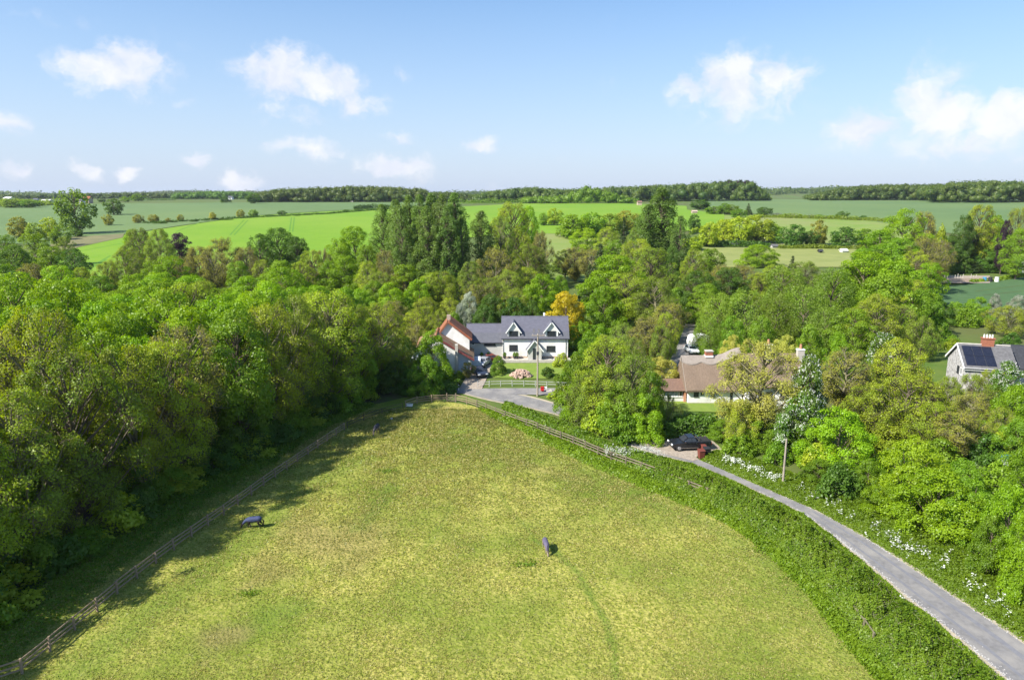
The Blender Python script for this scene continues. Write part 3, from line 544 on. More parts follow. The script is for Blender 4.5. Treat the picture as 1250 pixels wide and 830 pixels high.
for i in range(34):
    px = rg.uniform(975, 1290); d = rg.uniform(66, 100); p = at(px, 500, d); x, y = p[0], p[1]
    rr_ = np.interp(y, [o[1] for o in ROAD_R[::-1]], [o[0] for o in ROAD_R[::-1]]) if y < ROAD_R[0][1] or True else 0
    yr = [(q[1], q[0]) for q in ROAD_R]; yr.sort(); rr_ = np.interp(y, [a for a, b in yr], [b for a, b in yr])
    if x < rr_+5: continue
    plant(x, y, rg.uniform(2.0, 4.2), rg.uniform(3.5, 5.5), ['bush','obush','dbush'][i % 3], 'in the undergrowth right of the lane', group='undergrowth right of the lane')
for i in range(14):
    px = rg.uniform(1125, 1290); d = rg.uniform(112, 150); p = at(px, 500, d)
    plant(p[0], p[1], rg.uniform(1.6, 3.2), rg.uniform(3, 5), ['bush','obush','dbush'][i % 3], 'behind the stone cottage', group='bushes behind the stone cottage')
label_all()
# ------------------------------------------------------------------ paints and building surfaces
pmat('render_white', (.80,.79,.77), (.74,.73,.71), 1.2, .85, c3=(.60,.59,.54), scale3=.5)
pmat('render_grey', (.50,.49,.45), (.44,.43,.39), 1.2, .85)
pmat('render_shade', (.52,.56,.60), (.46,.50,.54), 1.2, .85)  # white render with the side wall's shade mixed into its colour
pmat('slate', (.12,.12,.15), (.095,.095,.12), 1.5, .55, bump=.02, bscale=5, stretch=(1,1,3))
pmat('slate_low', (.11,.112,.13), (.09,.092,.108), 1.5, .6, bump=.02, bscale=5)
pmat('slate_old', (.14,.137,.14), (.09,.088,.09), 2.0, .7, bump=.02, bscale=6)
pmat('dark_trim', (.05,.052,.06), (.035,.036,.04), 4, .5)
pmat('white_trim', (.80,.80,.79), (.72,.72,.70), 4, .5)
pmat('glass', (.025,.03,.035), (.035,.04,.05), 1.0, .08, spec=.6)
pmat('glass_pale', (.35,.40,.42), (.25,.30,.33), 1.0, .1, spec=.6)
pmat('brick_red', (.34,.13,.075), (.24,.09,.055), 5, .9, bump=.01, bscale=12)
pmat('brick_pale', (.46,.36,.28), (.36,.28,.22), 4, .9, bump=.01, bscale=10)
pmat('tile_red', (.40,.12,.05), (.27,.08,.04), 2.5, .85, bump=.03, bscale=8, c3=(.24,.10,.06), scale3=.8)
pmat('tile_moss', (.20,.155,.09), (.26,.17,.10), 2, .9, bump=.03, bscale=8, c3=(.25,.09,.05), scale3=.8)
pmat('tile_orange', (.29,.115,.055), (.22,.085,.045), 3, .85, bump=.03, bscale=8)
pmat('tile_maroon', (.20,.05,.045), (.14,.04,.04), 3, .8)
pmat('thatch', (.225,.165,.12), (.165,.12,.085), 2.6, .95, bump=.06, bscale=9, stretch=(3,1,1))
pmat('thatch_ridge', (.29,.25,.215), (.235,.20,.17), 3, .95, bump=.05, bscale=9)
pmat('tile_brown', (.20,.125,.09), (.145,.09,.068), 4, .85, bump=.03, bscale=10)
pmat('stone_wall', (.56,.55,.53), (.40,.38,.36), 3.5, .9, bump=.03, bscale=7, c3=(.22,.21,.21), scale3=2.2)
pmat('stone_pale', (.50,.47,.41), (.40,.37,.32), 2, .9, bump=.02, bscale=8)
pmat('terracotta', (.50,.25,.15), (.38,.18,.10), 6, .8)
pmat('pink_stone', (.38,.23,.18), (.42,.33,.26), 1.2, .9)
pmat('paint_black', (.010,.011,.014), (.014,.015,.018), 3, .22, spec=.6)
pmat('paint_blueblack', (.022,.026,.045), (.03,.034,.05), 3, .22, spec=.6)
pmat('paint_silver', (.42,.43,.45), (.38,.39,.41), 3, .28, metal=.3)
pmat('paint_white', (.80,.80,.80), (.76,.76,.76), 3, .3)
pmat('rubber', (.02,.02,.02), (.03,.03,.03), 8, .85)
pmat('alloy', (.45,.45,.46), (.35,.35,.36), 8, .35, metal=.6)
pmat('chrome', (.6,.6,.6), (.5,.5,.5), 8, .15, metal=1)
pmat('lamp_glass', (.75,.77,.78), (.65,.67,.68), 8, .1)
pmat('lamp_red', (.45,.02,.015), (.35,.02,.015), 8, .2)
pmat('bin_brown', (.17,.045,.03), (.13,.035,.025), 8, .55)
pmat('bin_black', (.02,.02,.022), (.03,.03,.03), 8, .5)
pmat('post_red', (.55,.02,.02), (.42,.015,.015), 8, .4)
pmat('pole_wood', (.36,.31,.25), (.25,.215,.17), 6, .85, stretch=(1,1,.3))
pmat('rail_dark', (.10,.085,.06), (.07,.06,.045), 8, .85)
pmat('ceramic', (.55,.45,.38), (.45,.38,.33), 8, .3)
pmat('rug_blue', (.05,.065,.14), (.032,.042,.10), 4, .75, bump=.02, bscale=7)
pmat('rug_lilac', (.12,.105,.16), (.085,.075,.12), 4, .75, bump=.02, bscale=7)
pmat('rug_black', (.03,.03,.045), (.05,.05,.06), 4, .75)
pmat('horse_coat', (.075,.05,.035), (.045,.03,.022), 4, .6)
pmat('horse_dun', (.32,.25,.19), (.22,.17,.13), 4, .6)
pmat('horse_dark', (.02,.016,.014), (.035,.026,.02), 4, .6)
pmat('tarp_blue', (.07,.28,.45), (.05,.20,.35), 2, .5, bump=.05, bscale=2)
pmat('solar', (.012,.014,.025), (.018,.02,.034), 3, .15, spec=.7)
pmat('hedge_core', (.035,.06,.012), (.06,.055,.025), 2, .95, bump=.1, bscale=3)
pmat('farm_grey', (.50,.50,.48), (.42,.42,.40), 3, .7)
pmat('farm_white', (.7,.7,.68), (.6,.6,.58), .2, .8)

class MB:
    def __init__(s): s.v = []; s.f = []
    def add(s, vs, fs): o = len(s.v); s.v += [tuple(map(float, p)) for p in vs]; s.f += [tuple(i+o for i in f) for f in fs]; return s
    def box(s, x0, x1, y0, y1, z0, z1):
        return s.add([(x0,y0,z0),(x1,y0,z0),(x1,y1,z0),(x0,y1,z0),(x0,y0,z1),(x1,y0,z1),(x1,y1,z1),(x0,y1,z1)], [(0,3,2,1),(4,5,6,7),(0,1,5,4),(1,2,6,5),(2,3,7,6),(3,0,4,7)])
    def prism(s, poly, a0, a1, axis='y'):
        """extrude a polygon; axis y: poly in (x,z); axis x: poly in (y,z); axis z: poly in (x,y)"""
        n = len(poly)
        def mk(p, a): return (p[0], a, p[1]) if axis == 'y' else ((a, p[0], p[1]) if axis == 'x' else (p[0], p[1], a))
        return s.add([mk(p, a0) for p in poly]+[mk(p, a1) for p in poly], [tuple(range(n))[::-1], tuple(range(n, 2*n))]+[(i, (i+1) % n, n+(i+1) % n, n+i) for i in range(n)])
    def slab(s, a, b, c, d, t):            # thick sheet from 4 corners, thickness t along its normal
        A = [np.array(q, float) for q in (a, b, c, d)]; nn = np.cross(A[1]-A[0], A[3]-A[0]); nn = nn/np.linalg.norm(nn)*t
        if nn[2] < 0: nn = -nn
        return s.add([tuple(q) for q in A]+[tuple(q+nn) for q in A], [(3,2,1,0),(4,5,6,7),(0,1,5,4),(1,2,6,5),(2,3,7,6),(3,0,4,7)])
    def cyl(s, p, q, r, r2=None, n=8):
        p = np.array(p, float); q = np.array(q, float); d = (q-p)/np.linalg.norm(q-p); u = np.cross(d, (0,0,1) if abs(d[2]) < .9 else (1,0,0)); u /= np.linalg.norm(u); w = np.cross(d, u); r2 = r if r2 is None else r2
        V = [tuple(p+(u*math.cos(k*6.2832/n)+w*math.sin(k*6.2832/n))*r) for k in range(n)]+[tuple(q+(u*math.cos(k*6.2832/n)+w*math.sin(k*6.2832/n))*r2) for k in range(n)]
        return s.add(V, [tuple(range(n))[::-1], tuple(range(n, 2*n))]+[(k, (k+1) % n, n+(k+1) % n, n+k) for k in range(n)])
    def mesh(s, name, mat, bevel=0):
        me = bpy.data.meshes.new(name); me.from_pydata(s.v, [], s.f)
        bm = bmesh.new(); bm.from_mesh(me); bmesh.ops.recalc_face_normals(bm, faces=bm.faces)
        if bevel: bmesh.ops.bevel(bm, geom=bm.edges[:], offset=bevel, segments=2, affect='EDGES', profile=.6)
        bm.to_mesh(me); bm.free(); me.materials.append(MATS[mat]); return me
    def put(s, name, mat, parent=None, bevel=0, loc=(0,0,0)): return link(name, s.mesh(name, mat, bevel), parent, loc)
def window(par, x0, x1, z0, z1, y, n=2, frame='dark_trim', face=-1, axis='y', pane='glass', fw=.07):
    """window on the wall plane at y (face -1 looks to -y); axis 'x' puts it on a side wall"""
    def B(mb, a0, a1, d0, d1, c0, c1):
        lo, hi = sorted((y+face*d0, y+face*d1))
        return mb.box(a0, a1, lo, hi, c0, c1) if axis == 'y' else mb.box(lo, hi, a0, a1, c0, c1)
    f = MB(); B(f, x0, x1, -.02, .06, z0, z0+fw); B(f, x0, x1, -.02, .06, z1-fw, z1); B(f, x0, x0+fw, -.02, .06, z0+fw, z1-fw); B(f, x1-fw, x1, -.02, .06, z0+fw, z1-fw)
    for k in range(1, n):
        c = x0+(x1-x0)*k/n; B(f, c-.025, c+.025, -.01, .05, z0+fw, z1-fw)
    w = f.put('window', frame, par); p = MB(); B(p, x0+fw, x1-fw, -.01, .025, z0+fw, z1-fw); p.put('pane', pane, w)
    sl = MB(); B(sl, x0-.06, x1+.06, -.02, .12, z0-.07, z0); sl.put('sill', 'white_trim' if frame != 'dark_trim' else 'dark_trim', w); return w
def gable_roof(par, x0, x1, y0, y1, ze, zr, mat, over=.25, t=.12, name='roof', ridge=None, split=None):
    """ridge along x, eaves at y0 and y1"""
    ym = (y0+y1)/2; m = MB(); sl = (zr-ze)/(ym-y0); yo = y0-over; zo = ze-over*sl
    m.slab((x0-over, yo, zo), (x1+over, yo, zo), (x1+over, ym, zr), (x0-over, ym, zr), t)
    m.slab((x0-over, y1+over, zo), (x1+over, y1+over, zo), (x1+over, ym, zr), (x0-over, ym, zr), t)
    r = m.put(name, mat, par)
    q = MB(); q.cyl((x0-over-.02, ym, zr+t*.9), (x1+over+.02, ym, zr+t*.9), .11, n=6); q.put('ridge_tiles', ridge or mat, r)
    g = MB(); g.box(x0-over, x1+over, yo-.12, yo-.01, zo-.06, zo+.06); g.put('gutter', 'dark_trim', r)
    if split:
        yz = y0-over+(ym-y0+over)*split; zz = zo+(yz-yo)*sl
        s2 = MB(); s2.slab((x0-over+.01, yo+.01, zo+t+.03), (x1+over-.01, yo+.01, zo+t+.03), (x1+over-.01, yz, zz+t+.03), (x0-over+.01, yz, zz+t+.03), .03); s2.put('lower_tiles', 'slate_low', r)
    return r
def gable_walls(par, x0, x1, y0, y1, z0, ze, zr, mat, name='wall'):
    ym = (y0+y1)/2; m = MB(); m.prism([(y0, z0), (y1, z0), (y1, ze), (ym, zr), (y0, ze)], x0, x1, 'x'); return m.put(name, mat, par)

# ------------------------------------------------------------------ the white house with two dormers
def white_house():
    g = G(613.5, 438); d = (CAMZ-g[2])*sp + g[1]*cp; k = d/FPX
    X = lambda px: (px-613.5)*k
    zz = lambda row: float(CAMZ - (g[1]/(cp-((row-415)/FPX)*sp))*(sp+(row-415)/FPX*cp) - g[2])   # height of a row on the front plane
    e = empty('white_house', (g[0], g[1], g[2]), 0, 'white rendered house with two dormers and a small gabled porch', 'house')
    w = X(693); dep = 7.6; ze = zz(412.3); zr = ze+3.35; x1 = -X(569)*-1
    gable_walls(e, 0, w, 0, dep, -.4, ze, zr, 'render_white'); xl = X(569)
    gable_roof(e, 0, w, 0, dep, ze, zr, 'slate', split=.28)
    MB().box(-.03, w+.03, -.04, dep+.03, -.5, zz(434.6)).put('plinth', 'brick_pale', e)
    # left wing
    ze2 = zz(417.5); zr2 = ze2+2.75; gable_walls(e, xl, -.001, .25, dep-.6, -.4, ze2, zr2-.05, 'render_grey')
    gable_roof(e, xl+.2, -.26, .25, dep-.6, ze2, zr2, 'slate', split=.5, name='wing_roof')
    window(e, X(591), X(605), zz(422.3), zz(419), .25, 3); window(e, X(576.2), X(579.2), zz(421.6), zz(418.6), .25, 1, 'white_trim')
    # ground floor windows
    window(e, X(621.6), X(631.8), zz(427.8), zz(421), 0, 3); window(e, X(667), X(677.6), zz(429), zz(422.2), 0, 3)
    # dormers
    for a, b, ap in ((619.8, 634.2, 627), (665, 680.8, 673)):
        xa, xb, xm = X(a), X(b), X(ap); f = .12; zt = zz(403.8); za = zz(393.6)
        dm = MB(); dm.prism([(xa, ze-.15), (xb, ze-.15), (xb, zt), (xm, za), (xa, zt)], f, 3.4, 'y'); D = dm.put('dormer', 'render_white', e)
        window(D, X(ap-5.3), X(ap+5.3), zz(410.6), zz(404.2), f, 3)
        o = .28; sl = (za-zt)/(xm-xa); r = MB(); zo = zt-o*sl
        r.slab((xa-o, f-.3, zo), (xa-o, 3.6, zo), (xm, 3.6, za), (xm, f-.3, za), .1); r.slab((xb+o, f-.3, zo), (xb+o, 3.6, zo), (xm, 3.6, za), (xm, f-.3, za), .1)
        r.put('dormer_roof', 'slate', D)
        bg = MB(); bg.slab((xa-o, f-.34, zo-.12), (xa-o, f-.3, zo-.12), (xm, f-.3, za-.12), (xm, f-.34, za-.12), .2); bg.slab((xb+o, f-.34, zo-.12), (xb+o, f-.3, zo-.12), (xm, f-.3, za-.12), (xm, f-.34, za-.12), .2); bg.put('bargeboard', 'white_trim', D)
    # porch
    xa, xb, xm = X(644), X(660.5), X(652.3); f = -1.7; zt = zz(422)-.3; za = zz(411)-.35
    pm = MB(); pm.prism([(xa, -.2), (xb, -.2), (xb, zt), (xm, za), (xa, zt)], f, -.002, 'y'); Pp = pm.put('porch', 'render_grey', e)
    sl = (za-zt)/(xm-xa); o = .3; zo = zt-o*sl; r = MB()
    r.slab((xa-o, f-.3, zo), (xa-o, 1.2, zo), (xm, 1.2, za), (xm, f-.3, za), .1); r.slab((xb+o, f-.3, zo), (xb+o, 1.2, zo), (xm, 1.2, za), (xm, f-.3, za), .1); r.put('porch_roof', 'slate', Pp)
    bg = MB(); bg.slab((xa-o, f-.35, zo-.12), (xa-o, f-.3, zo-.12), (xm, f-.3, za-.12), (xm, f-.35, za-.12), .2); bg.slab((xb+o, f-.35, zo-.12), (xb+o, f-.3, zo-.12), (xm, f-.3, za-.12), (xm, f-.35, za-.12), .2); bg.put('bargeboard', 'white_trim', Pp)
    window(Pp, X(650), X(653.4), .15, zz(421.8)-.15, f, 1); window(Pp, -1.35, -.65, .8, 1.7, xa, 1, face=-1, axis='x')
    # flue, rooflights, downpipes, satellite dish
    MB().box(X(663.8), X(666), dep/2+.1, dep/2+.5, zr-.2, zr+.75).put('flue', 'white_trim', e)
    for c in (650.5, 656.5): 
        q = MB(); zc = ze+.75; q.slab((X(c), .82, zc), (X(c+2.2), .82, zc), (X(c+2.2), 1.5, zc+.62), (X(c), 1.5, zc+.62), .14); q.put('roof_vent', 'slate_old', e)
    for px in (614.3, 690.5): MB().cyl((X(px), -.08, 0), (X(px), -.08, ze-.25), .045, n=6).put('downpipe', 'dark_trim', e)
    # terrace wall and paving before the house
    t = empty('terrace', G(613, 442, .0), 0, 'low pale stone terrace in front of the white house', 'terrace')
    MB().box(-7.5, 13.2, -.25, 2.4, -.3, .28).put('paving', 'stone_pale', t, .03); MB().box(-7.6, 13.3, -.45, -.25, -.3, .5).put('kerb_wall', 'stone_pale', t, .03)
    for i, px in enumerate((616, 628, 631, 588, 596)):
        pt = empty('plant_pot', G(px, 439.5, .3), 0, ['dark plant pot at the left corner of the white house','left one of the pair of pots under the ground floor window','right one of the pair of pots under the ground floor window','plant pot under the long wing window, left one','plant pot under the long wing window, right one'][i], 'pot')
        MB().cyl((0,0,0),(0,0,.5),.22,.32,10).put('pot', 'dark_trim' if i < 3 else 'terracotta', pt); s = link('plant', PROTO['bush0']['crown'], pt, (0,0,.45)); s.scale = (.22,.22,.3)
white_house()
# ------------------------------------------------------------------ red tiled cottage left of it
def red_cottage():
    # a broad gable looks at the camera; the long right slope comes down low, a chimney stack climbs the gable
    d = 122.0; base = at(557, 456, d); g = float(HH(0, base[1])); k = d/FPX
    X = lambda px: (px-557)*k
    zz = lambda row: float(at(557, row, d)[2]) - g
    e = empty('tiled_cottage', (base[0], base[1], g), R(3), 'white cottage with red tiled catslide roofs behind the bright green tree', 'cottage')
    zap = zz(410); xap = X(533); xr = X(576); zr_ = zz(437.5); xl = X(512); zl = zz(421)
    m = MB(); m.prism([(xl, -.3), (X(557), -.3), (X(557), zap-(zap-zr_)*(X(557)-xap)/(xr-xap)), (xap, zap), (xl, zl)], 0, 8, 'y'); w1 = m.put('wall', 'render_white', e)
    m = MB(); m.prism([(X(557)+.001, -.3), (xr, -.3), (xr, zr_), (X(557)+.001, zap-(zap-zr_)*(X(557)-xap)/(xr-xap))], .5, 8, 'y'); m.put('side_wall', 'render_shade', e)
    r = MB(); o = .35; sl = (zap-zr_)/(xr-xap); r.slab((xr+o, -.3, zr_-o*sl), (xr+o, 8.3, zr_-o*sl), (xap, 8.3, zap), (xap, -.3, zap), .16)
    sl2 = (zap-zl)/(xap-xl); r.slab((xl-o, -.3, zl-o*sl2), (xl-o, 8.3, zl-o*sl2), (xap, 8.3, zap), (xap, -.3, zap), .16); rf = r.put('roof', 'tile_moss', e)
    b = MB(); b.slab((xr+o, -.36, zr_-o*sl-.1), (xr+o, -.3, zr_-o*sl-.1), (xap, -.3, zap-.1), (xap, -.36, zap-.1), .34); b.put('verge_board', 'tile_maroon', rf)
    b = MB(); b.cyl((xap, -.35, zap+.16), (xap, 8.35, zap+.16), .14, n=6); b.put('ridge_tiles', 'tile_orange', rf)
    c = MB(); c.box(X(556), X(559.5), -.45, .5, -.3, zz(421)+.3); ch = c.put('chimney', 'stone_pale', rf)
    # rear, higher block with its own white gable
    xa2, za2 = X(547), zz(400)+.3; xr2, zr2 = X(573), zz(419); xl2 = X(527)
    y0 = 5.2; m = MB(); m.prism([(xl2, 0), (xr2, 0), (xr2, zr2), (xa2, za2), (xl2, za2-4)], y0, y0+6, 'y'); m.put('rear_wall', 'render_white', e)
    r = MB(); sl = (za2-zr2)/(xr2-xa2); r.slab((xr2+o, y0-.4, zr2-o*sl), (xr2+o, y0+6.2, zr2-o*sl), (xa2, y0+6.2, za2), (xa2, y0-.4, za2), .3); r.slab((xl2-.5, y0-.4, za2-4.6), (xl2-.5, y0+6.2, za2-4.6), (xa2, y0+6.2, za2), (xa2, y0-.4, za2), .3); r2 = r.put('rear_roof', 'tile_orange', e)
    b = MB(); b.slab((xr2+o, y0-.52, zr2-o*sl-.05), (xr2+o, y0-.4, zr2-o*sl-.05), (xa2, y0-.4, za2-.05), (xa2, y0-.52, za2-.05), .4); b.put('verge_board', 'tile_red', r2)
    MB().box(xa2-.35, xa2+.35, y0+2, y0+2.6, za2-.5, za2+1.0).put('chimney', 'brick_pale', r2)
    window(e, X(565.5), X(568), zz(447), zz(442), .5, 1, 'white_trim'); window(e, X(541), X(546), zz(449), zz(443), 0, 2, 'dark_trim'); window(e, X(541), X(545), zz(434), zz(429), 0, 2, 'dark_trim')
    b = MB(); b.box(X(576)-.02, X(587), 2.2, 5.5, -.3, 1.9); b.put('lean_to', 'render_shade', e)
    # glazed conservatory
    c = empty('conservatory', (at(500, 447, 121)[0], at(500, 447, 121)[1], g), R(-12), 'white framed glass conservatory left of the red tiled cottage', 'conservatory')
    f = MB(); L, Dp, h1, h2 = 2.9, 3.2, 2.3, 3.4
    for x in np.linspace(0, L, 4): f.box(x-.05, x+.05, -.05, .05, 0, h1); f.slab((x-.05, 0, h1), (x+.05, 0, h1), (x+.05, Dp, h2), (x-.05, Dp, h2), .08)
    for z in (0.02, .8, h1): f.box(0, L, -.052, .052, z, z+.1)
    for y in np.linspace(0, Dp, 4): f.box(-.05, .05, y-.05, y+.05, 0, h1+ (h2-h1)*y/Dp)
    f.put('frame', 'white_trim', c)
    p = MB(); p.box(.02, L-.02, -.01, .01, .1, h1); p.slab((.02, .02, h1+.02), (L-.02, .02, h1+.02), (L-.02, Dp, h2+.02), (.02, Dp, h2+.02), .02); p.box(-.01, .01, .02, Dp, .1, h1); p.put('glazing', 'glass_pale', c)
red_cottage()
# ------------------------------------------------------------------ thatched cottage
def thatched():
    g = G(839.5, 493); d = (CAMZ-g[2])*sp + g[1]*cp; k = d/FPX
    X = lambda px: (px-839.5)*k
    e = empty('thatched_cottage', g, 0, 'long white cottage with brown thatched roof and scalloped ridge', 'cottage')
    ze, dep = 2.35, 7.4; zr = 6.35; w = X(905)
    gable_walls(e, 0, w, 0, dep, -.3, ze, zr-.1, 'render_white')
    # thick thatch: rounded slab with sagging ridge and up-swept right part
    n = 30; xs = np.linspace(-.45, w+.3, n); V = []; F = []
    rows = [(-.55, ze-.32), (-.58, ze-.02), (0.0, ze+.62), (1.6, ze+2.25), (dep/2-.15, zr+.3), (dep/2+.15, zr+.3), (dep+.5, ze-.3), (dep+.4, ze-.6)]
    for i, x in enumerate(xs):
        up = 1.35*(1/(1+math.exp(-(x-X(893))*1.6)))
        for (y, z) in rows:
            fz = (z-ze)/(zr-ze); V.append((x, y, z + up*max(fz, 0) + .05*math.sin(x*1.9+y)))
    m = len(rows)
    for i in range(n-1):
        for j in range(m): F.append((i*m+j, (i+1)*m+j, (i+1)*m+(j+1) % m, i*m+(j+1) % m))
    F.append(tuple(range(m))); F.append(tuple((n-1)*m+j for j in range(m))[::-1])
    mb = MB(); mb.add(V, F); rf = mb.put('roof', 'thatch', e)
    # ridge cap with scallops
    V = []; F = []; n = 60; xs = np.linspace(-.5, w+.35, n)
    for x in xs:
        up = 1.35*(1/(1+math.exp(-(x-X(893))*1.6))); sc = .85+.34*abs(math.sin((x+.5)*math.pi/3.1))
        for side in (-1, 1):
            y = dep/2+side*sc; z = zr+.46-sc*(zr-ze)/(dep/2)*.92; V += [(x, y, z+up+.12), (x, y, z+up-.05)]
        V.append((x, dep/2, zr+.6+up))
    for i in range(n-1):
        a = i*5; b = a+5; F += [(a, b, b+4, a+4), (a+4, b+4, b+2, a+2), (a+1, b+1, b, a), (a+3, a+2, b+2, b+3)]
    F += [(0,4,2,3,1), tuple((n-1)*5+j for j in (1,3,2,4,0))]
    mb = MB(); mb.add(V, F); mb.put('ridge_cap', 'thatch_ridge', rf)
    bb = MB(); bb.slab((-.5, -.5, ze-.35), (-.42, -.5, ze-.35), (-.42, dep/2, zr+.2), (-.5, dep/2, zr+.2), .2); bb.put('verge_board', 'thatch_ridge', rf)
    for c, zt in ((870, 7.75), ):
        cb = MB(); cb.box(X(c-4.6), X(c+4.2), dep/2-.45, dep/2+.45, zr, zt-.15); C = cb.put('chimney', 'brick_red', rf); MB().box(X(c-5), X(c+4.6), dep/2-.52, dep/2+.52, zt-.15, zt).put('chimney_cap', 'stone_pale', C); MB().box(X(c-5), X(c+4.6), dep/2-.55, dep/2+.55, zr+.32, zr+.62).put('lead_flashing', 'white_trim', C)
    for a, b, z0, z1, n_ in ((846.2, 852.2, 1.15, 2.05, 2), (855, 858, 1.5, 2.05, 1), (867.6, 871.2, 1.15, 2.05, 2)): window(e, X(a), X(b), z0, z1, 0, n_)
    MB().box(-.02, w, -.03, .02, -.3, .22).put('plinth', 'stone_pale', e)
    # right wing: higher, projecting, mostly behind the pale tree
    y0, y1 = -1.0, 6.4; xa, xb = w+.25, X(984)
    gable_walls(e, xa, xb, y0, y1, -.3, 3.4, 7.2, 'render_white', 'wing_wall')
    m = MB(); m.slab((xa-.3, y0-.5, 2.9), (xb+.4, y0-.5, 2.9), (xb+.4, 2.7, 7.25), (xa-.3, 2.7, 7.25), .32); m.slab((xa-.3, y1+.5, 2.9), (xb+.4, y1+.5, 2.9), (xb+.4, 2.7, 7.25), (xa-.3, 2.7, 7.25), .32); wr = m.put('wing_roof', 'thatch', e)
    for c, zt in ((938, 9.7), (978, 8.9)):
        cb = MB(); cb.box(X(c-4), X(c+4), 1.6, 2.4, 5.5, zt-.7); C = cb.put('chimney', 'stone_pale', wr); MB().box(X(c-4.5), X(c+4.5), 1.55, 2.45, zt-.7, zt-.55).put('chimney_cap', 'white_trim', C)
        MB().cyl((X(c), 2, zt-.6), (X(c), 2, zt+.2), .22, .17, 8).put('chimney_pot', 'terracotta', C)
    for x in (X(915), X(935), X(952)): window(e, x-.5, x+.5, 1.0, 2.2, y0, 2)
    window(e, X(890.5), X(893.5), 0, 2.0, 0, 1, 'dark_trim')
    # low annex on the left
    a = MB(); a.box(X(811), -.001, .9, 4.4, -.3, .9); a.put('annex_wall', 'render_white', e)
    a = MB(); a.slab((X(806), .4, 1.85), (.1, .4, 1.85), (.1, 3.0, 3.15), (X(806), 3.0, 3.15), .14); a.slab((X(806), 5, 1.85), (-.05, 5, 1.85), (-.05, 3.0, 3.15), (X(806), 3.0, 3.15), .14); a.put('annex_roof', 'tile_brown', e)
    for p0, p1 in ((812, 817), (818, 823), (824, 829), (830, 834)): window(e, X(p0), X(p1), .9, 1.8, .9, 1, 'white_trim', pane='glass_pale' if p0 < 830 else 'glass')
    a = MB(); a.box(X(811), -.3, 2.5, 2.6, .9, 1.85); a.put('annex_back', 'dark_trim', e)
    a = MB(); a.box(X(835.5), X(838), .55, .85, -.3, 1.8); a.put('annex_post', 'terracotta', e)
thatched()
# ------------------------------------------------------------------ stone cottage with solar panels
def stone_cottage():
    A = at(1179, 448, 104.0); g = float(HH(0, A[1])); ez = float(A[2])-g
    e = empty('stone_cottage', (A[0], A[1], g), math.atan2(-2.3, 8.0), 'stone cottage with black solar panels and red brick chimney', 'cottage')
    L, dep, zr = 6.6, 8.2, ez+2.75
    gable_walls(e, 0, L, 0, dep, -.5, ez, zr, 'stone_wall')
    rf = gable_roof(e, 0, L, 0, dep, ez, zr, 'slate_old', over=.3, ridge='stone_pale')
    sl = (zr-ez)/(dep/2)
    for i in range(3):
        for j in range(2):
            x0 = .15+i*1.35; y0 = .15+j*1.75; q = MB(); z0 = ez+y0*sl+.17; q.slab((x0, y0, z0), (x0+1.3, y0, z0), (x0+1.3, y0+1.7, z0+1.7*sl), (x0, y0+1.7, z0+1.7*sl), .05); q.put('solar_panel', 'solar', rf)
    MB().box(-.33, L+.33, -.34, -.30, ez-.42, ez-.02).put('fascia', 'white_trim', rf)
    b = MB(); b.slab((-.36, -.35, ez-.35*sl-.15), (-.30, -.35, ez-.35*sl-.15), (-.30, dep/2, zr-.15), (-.36, dep/2, zr-.15), .3); b.slab((-.36, dep+.35, ez-.35*sl-.15), (-.30, dep+.35, ez-.35*sl-.15), (-.30, dep/2, zr-.15), (-.36, dep/2, zr-.15), .3); b.put('bargeboard', 'white_trim', rf)
    c = MB(); c.box(3.0, 4.6, dep/2-.4, dep/2+.4, zr-.5, zr+1.05); C = c.put('chimney', 'brick_red', rf); MB().box(2.9, 4.7, dep/2-.5, dep/2+.5, zr+1.05, zr+1.22).put('chimney_cap', 'brick_red', C)
    for i in range(4): MB().cyl((3.25+i*.37, dep/2, zr+1.22), (3.25+i*.37, dep/2, zr+1.72), .13, .10, 8).put('chimney_pot', 'white_trim', C)
    window(e, 1.2, 2.1, ez-1.6, ez-.5, 0, 2, 'white_trim', axis='x'); window(e, 2.6, 3.5, ez-1.6, ez-.5, 0, 2, 'dark_trim', axis='x'); window(e, 1.5, 2.6, 1.0, 2.2, 0, 2, 'white_trim', axis='x')
    window(e, 1.0, 2.2, 1, 2.3, 0, 2, 'white_trim'); window(e, 4.2, 5.4, 1, 2.3, 0, 2, 'white_trim')
    gable_walls(e, L+.01, L+7, 3.2, dep+1.4, -.5, ez-.3, zr-.5, 'stone_wall', 'back_wing_wall'); gable_roof(e, L+.3, L+7, 3.2, dep+1.4, ez-.3, zr-.3, 'dark_trim', name='back_wing_roof')
stone_cottage()
# ------------------------------------------------------------------ far farm buildings
def barn(px, row, wpx, h, dep, wm, rm, label, name='farm_building', cat='farm building', pitch=.35, win=0):
    g = G(px, row); d = g[1]*cp+(CAMZ-g[2])*sp; w = wpx*d/FPX
    e = empty(name, g, 0, label, cat); ze = h*(1-pitch); gable_walls(e, -w/2, w/2, 0, dep, -.5, ze, h, wm)
    m = MB(); o = .4; m.slab((-w/2-o, -o, ze-o*.4), (w/2+o, -o, ze-o*.4), (w/2+o, dep/2, h+.1), (-w/2-o, dep/2, h+.1), .2); m.slab((-w/2-o, dep+o, ze-o*.4), (w/2+o, dep+o, ze-o*.4), (w/2+o, dep/2, h+.1), (-w/2-o, dep/2, h+.1), .2); r = m.put('roof', rm, e)
    for i in range(win): window(e, -w/2+w*(i+.6)/(win+.2)-.8, -w/2+w*(i+.6)/(win+.2)+.8, ze*.35, ze*.7, 0, 1, 'white_trim')
    return e
barn(105, 248.5, 8, 8.5, 9, 'brick_pale', 'tile_red', 'red brick farmhouse behind the lone tall tree', 'farmhouse', 'house', .4, 2)
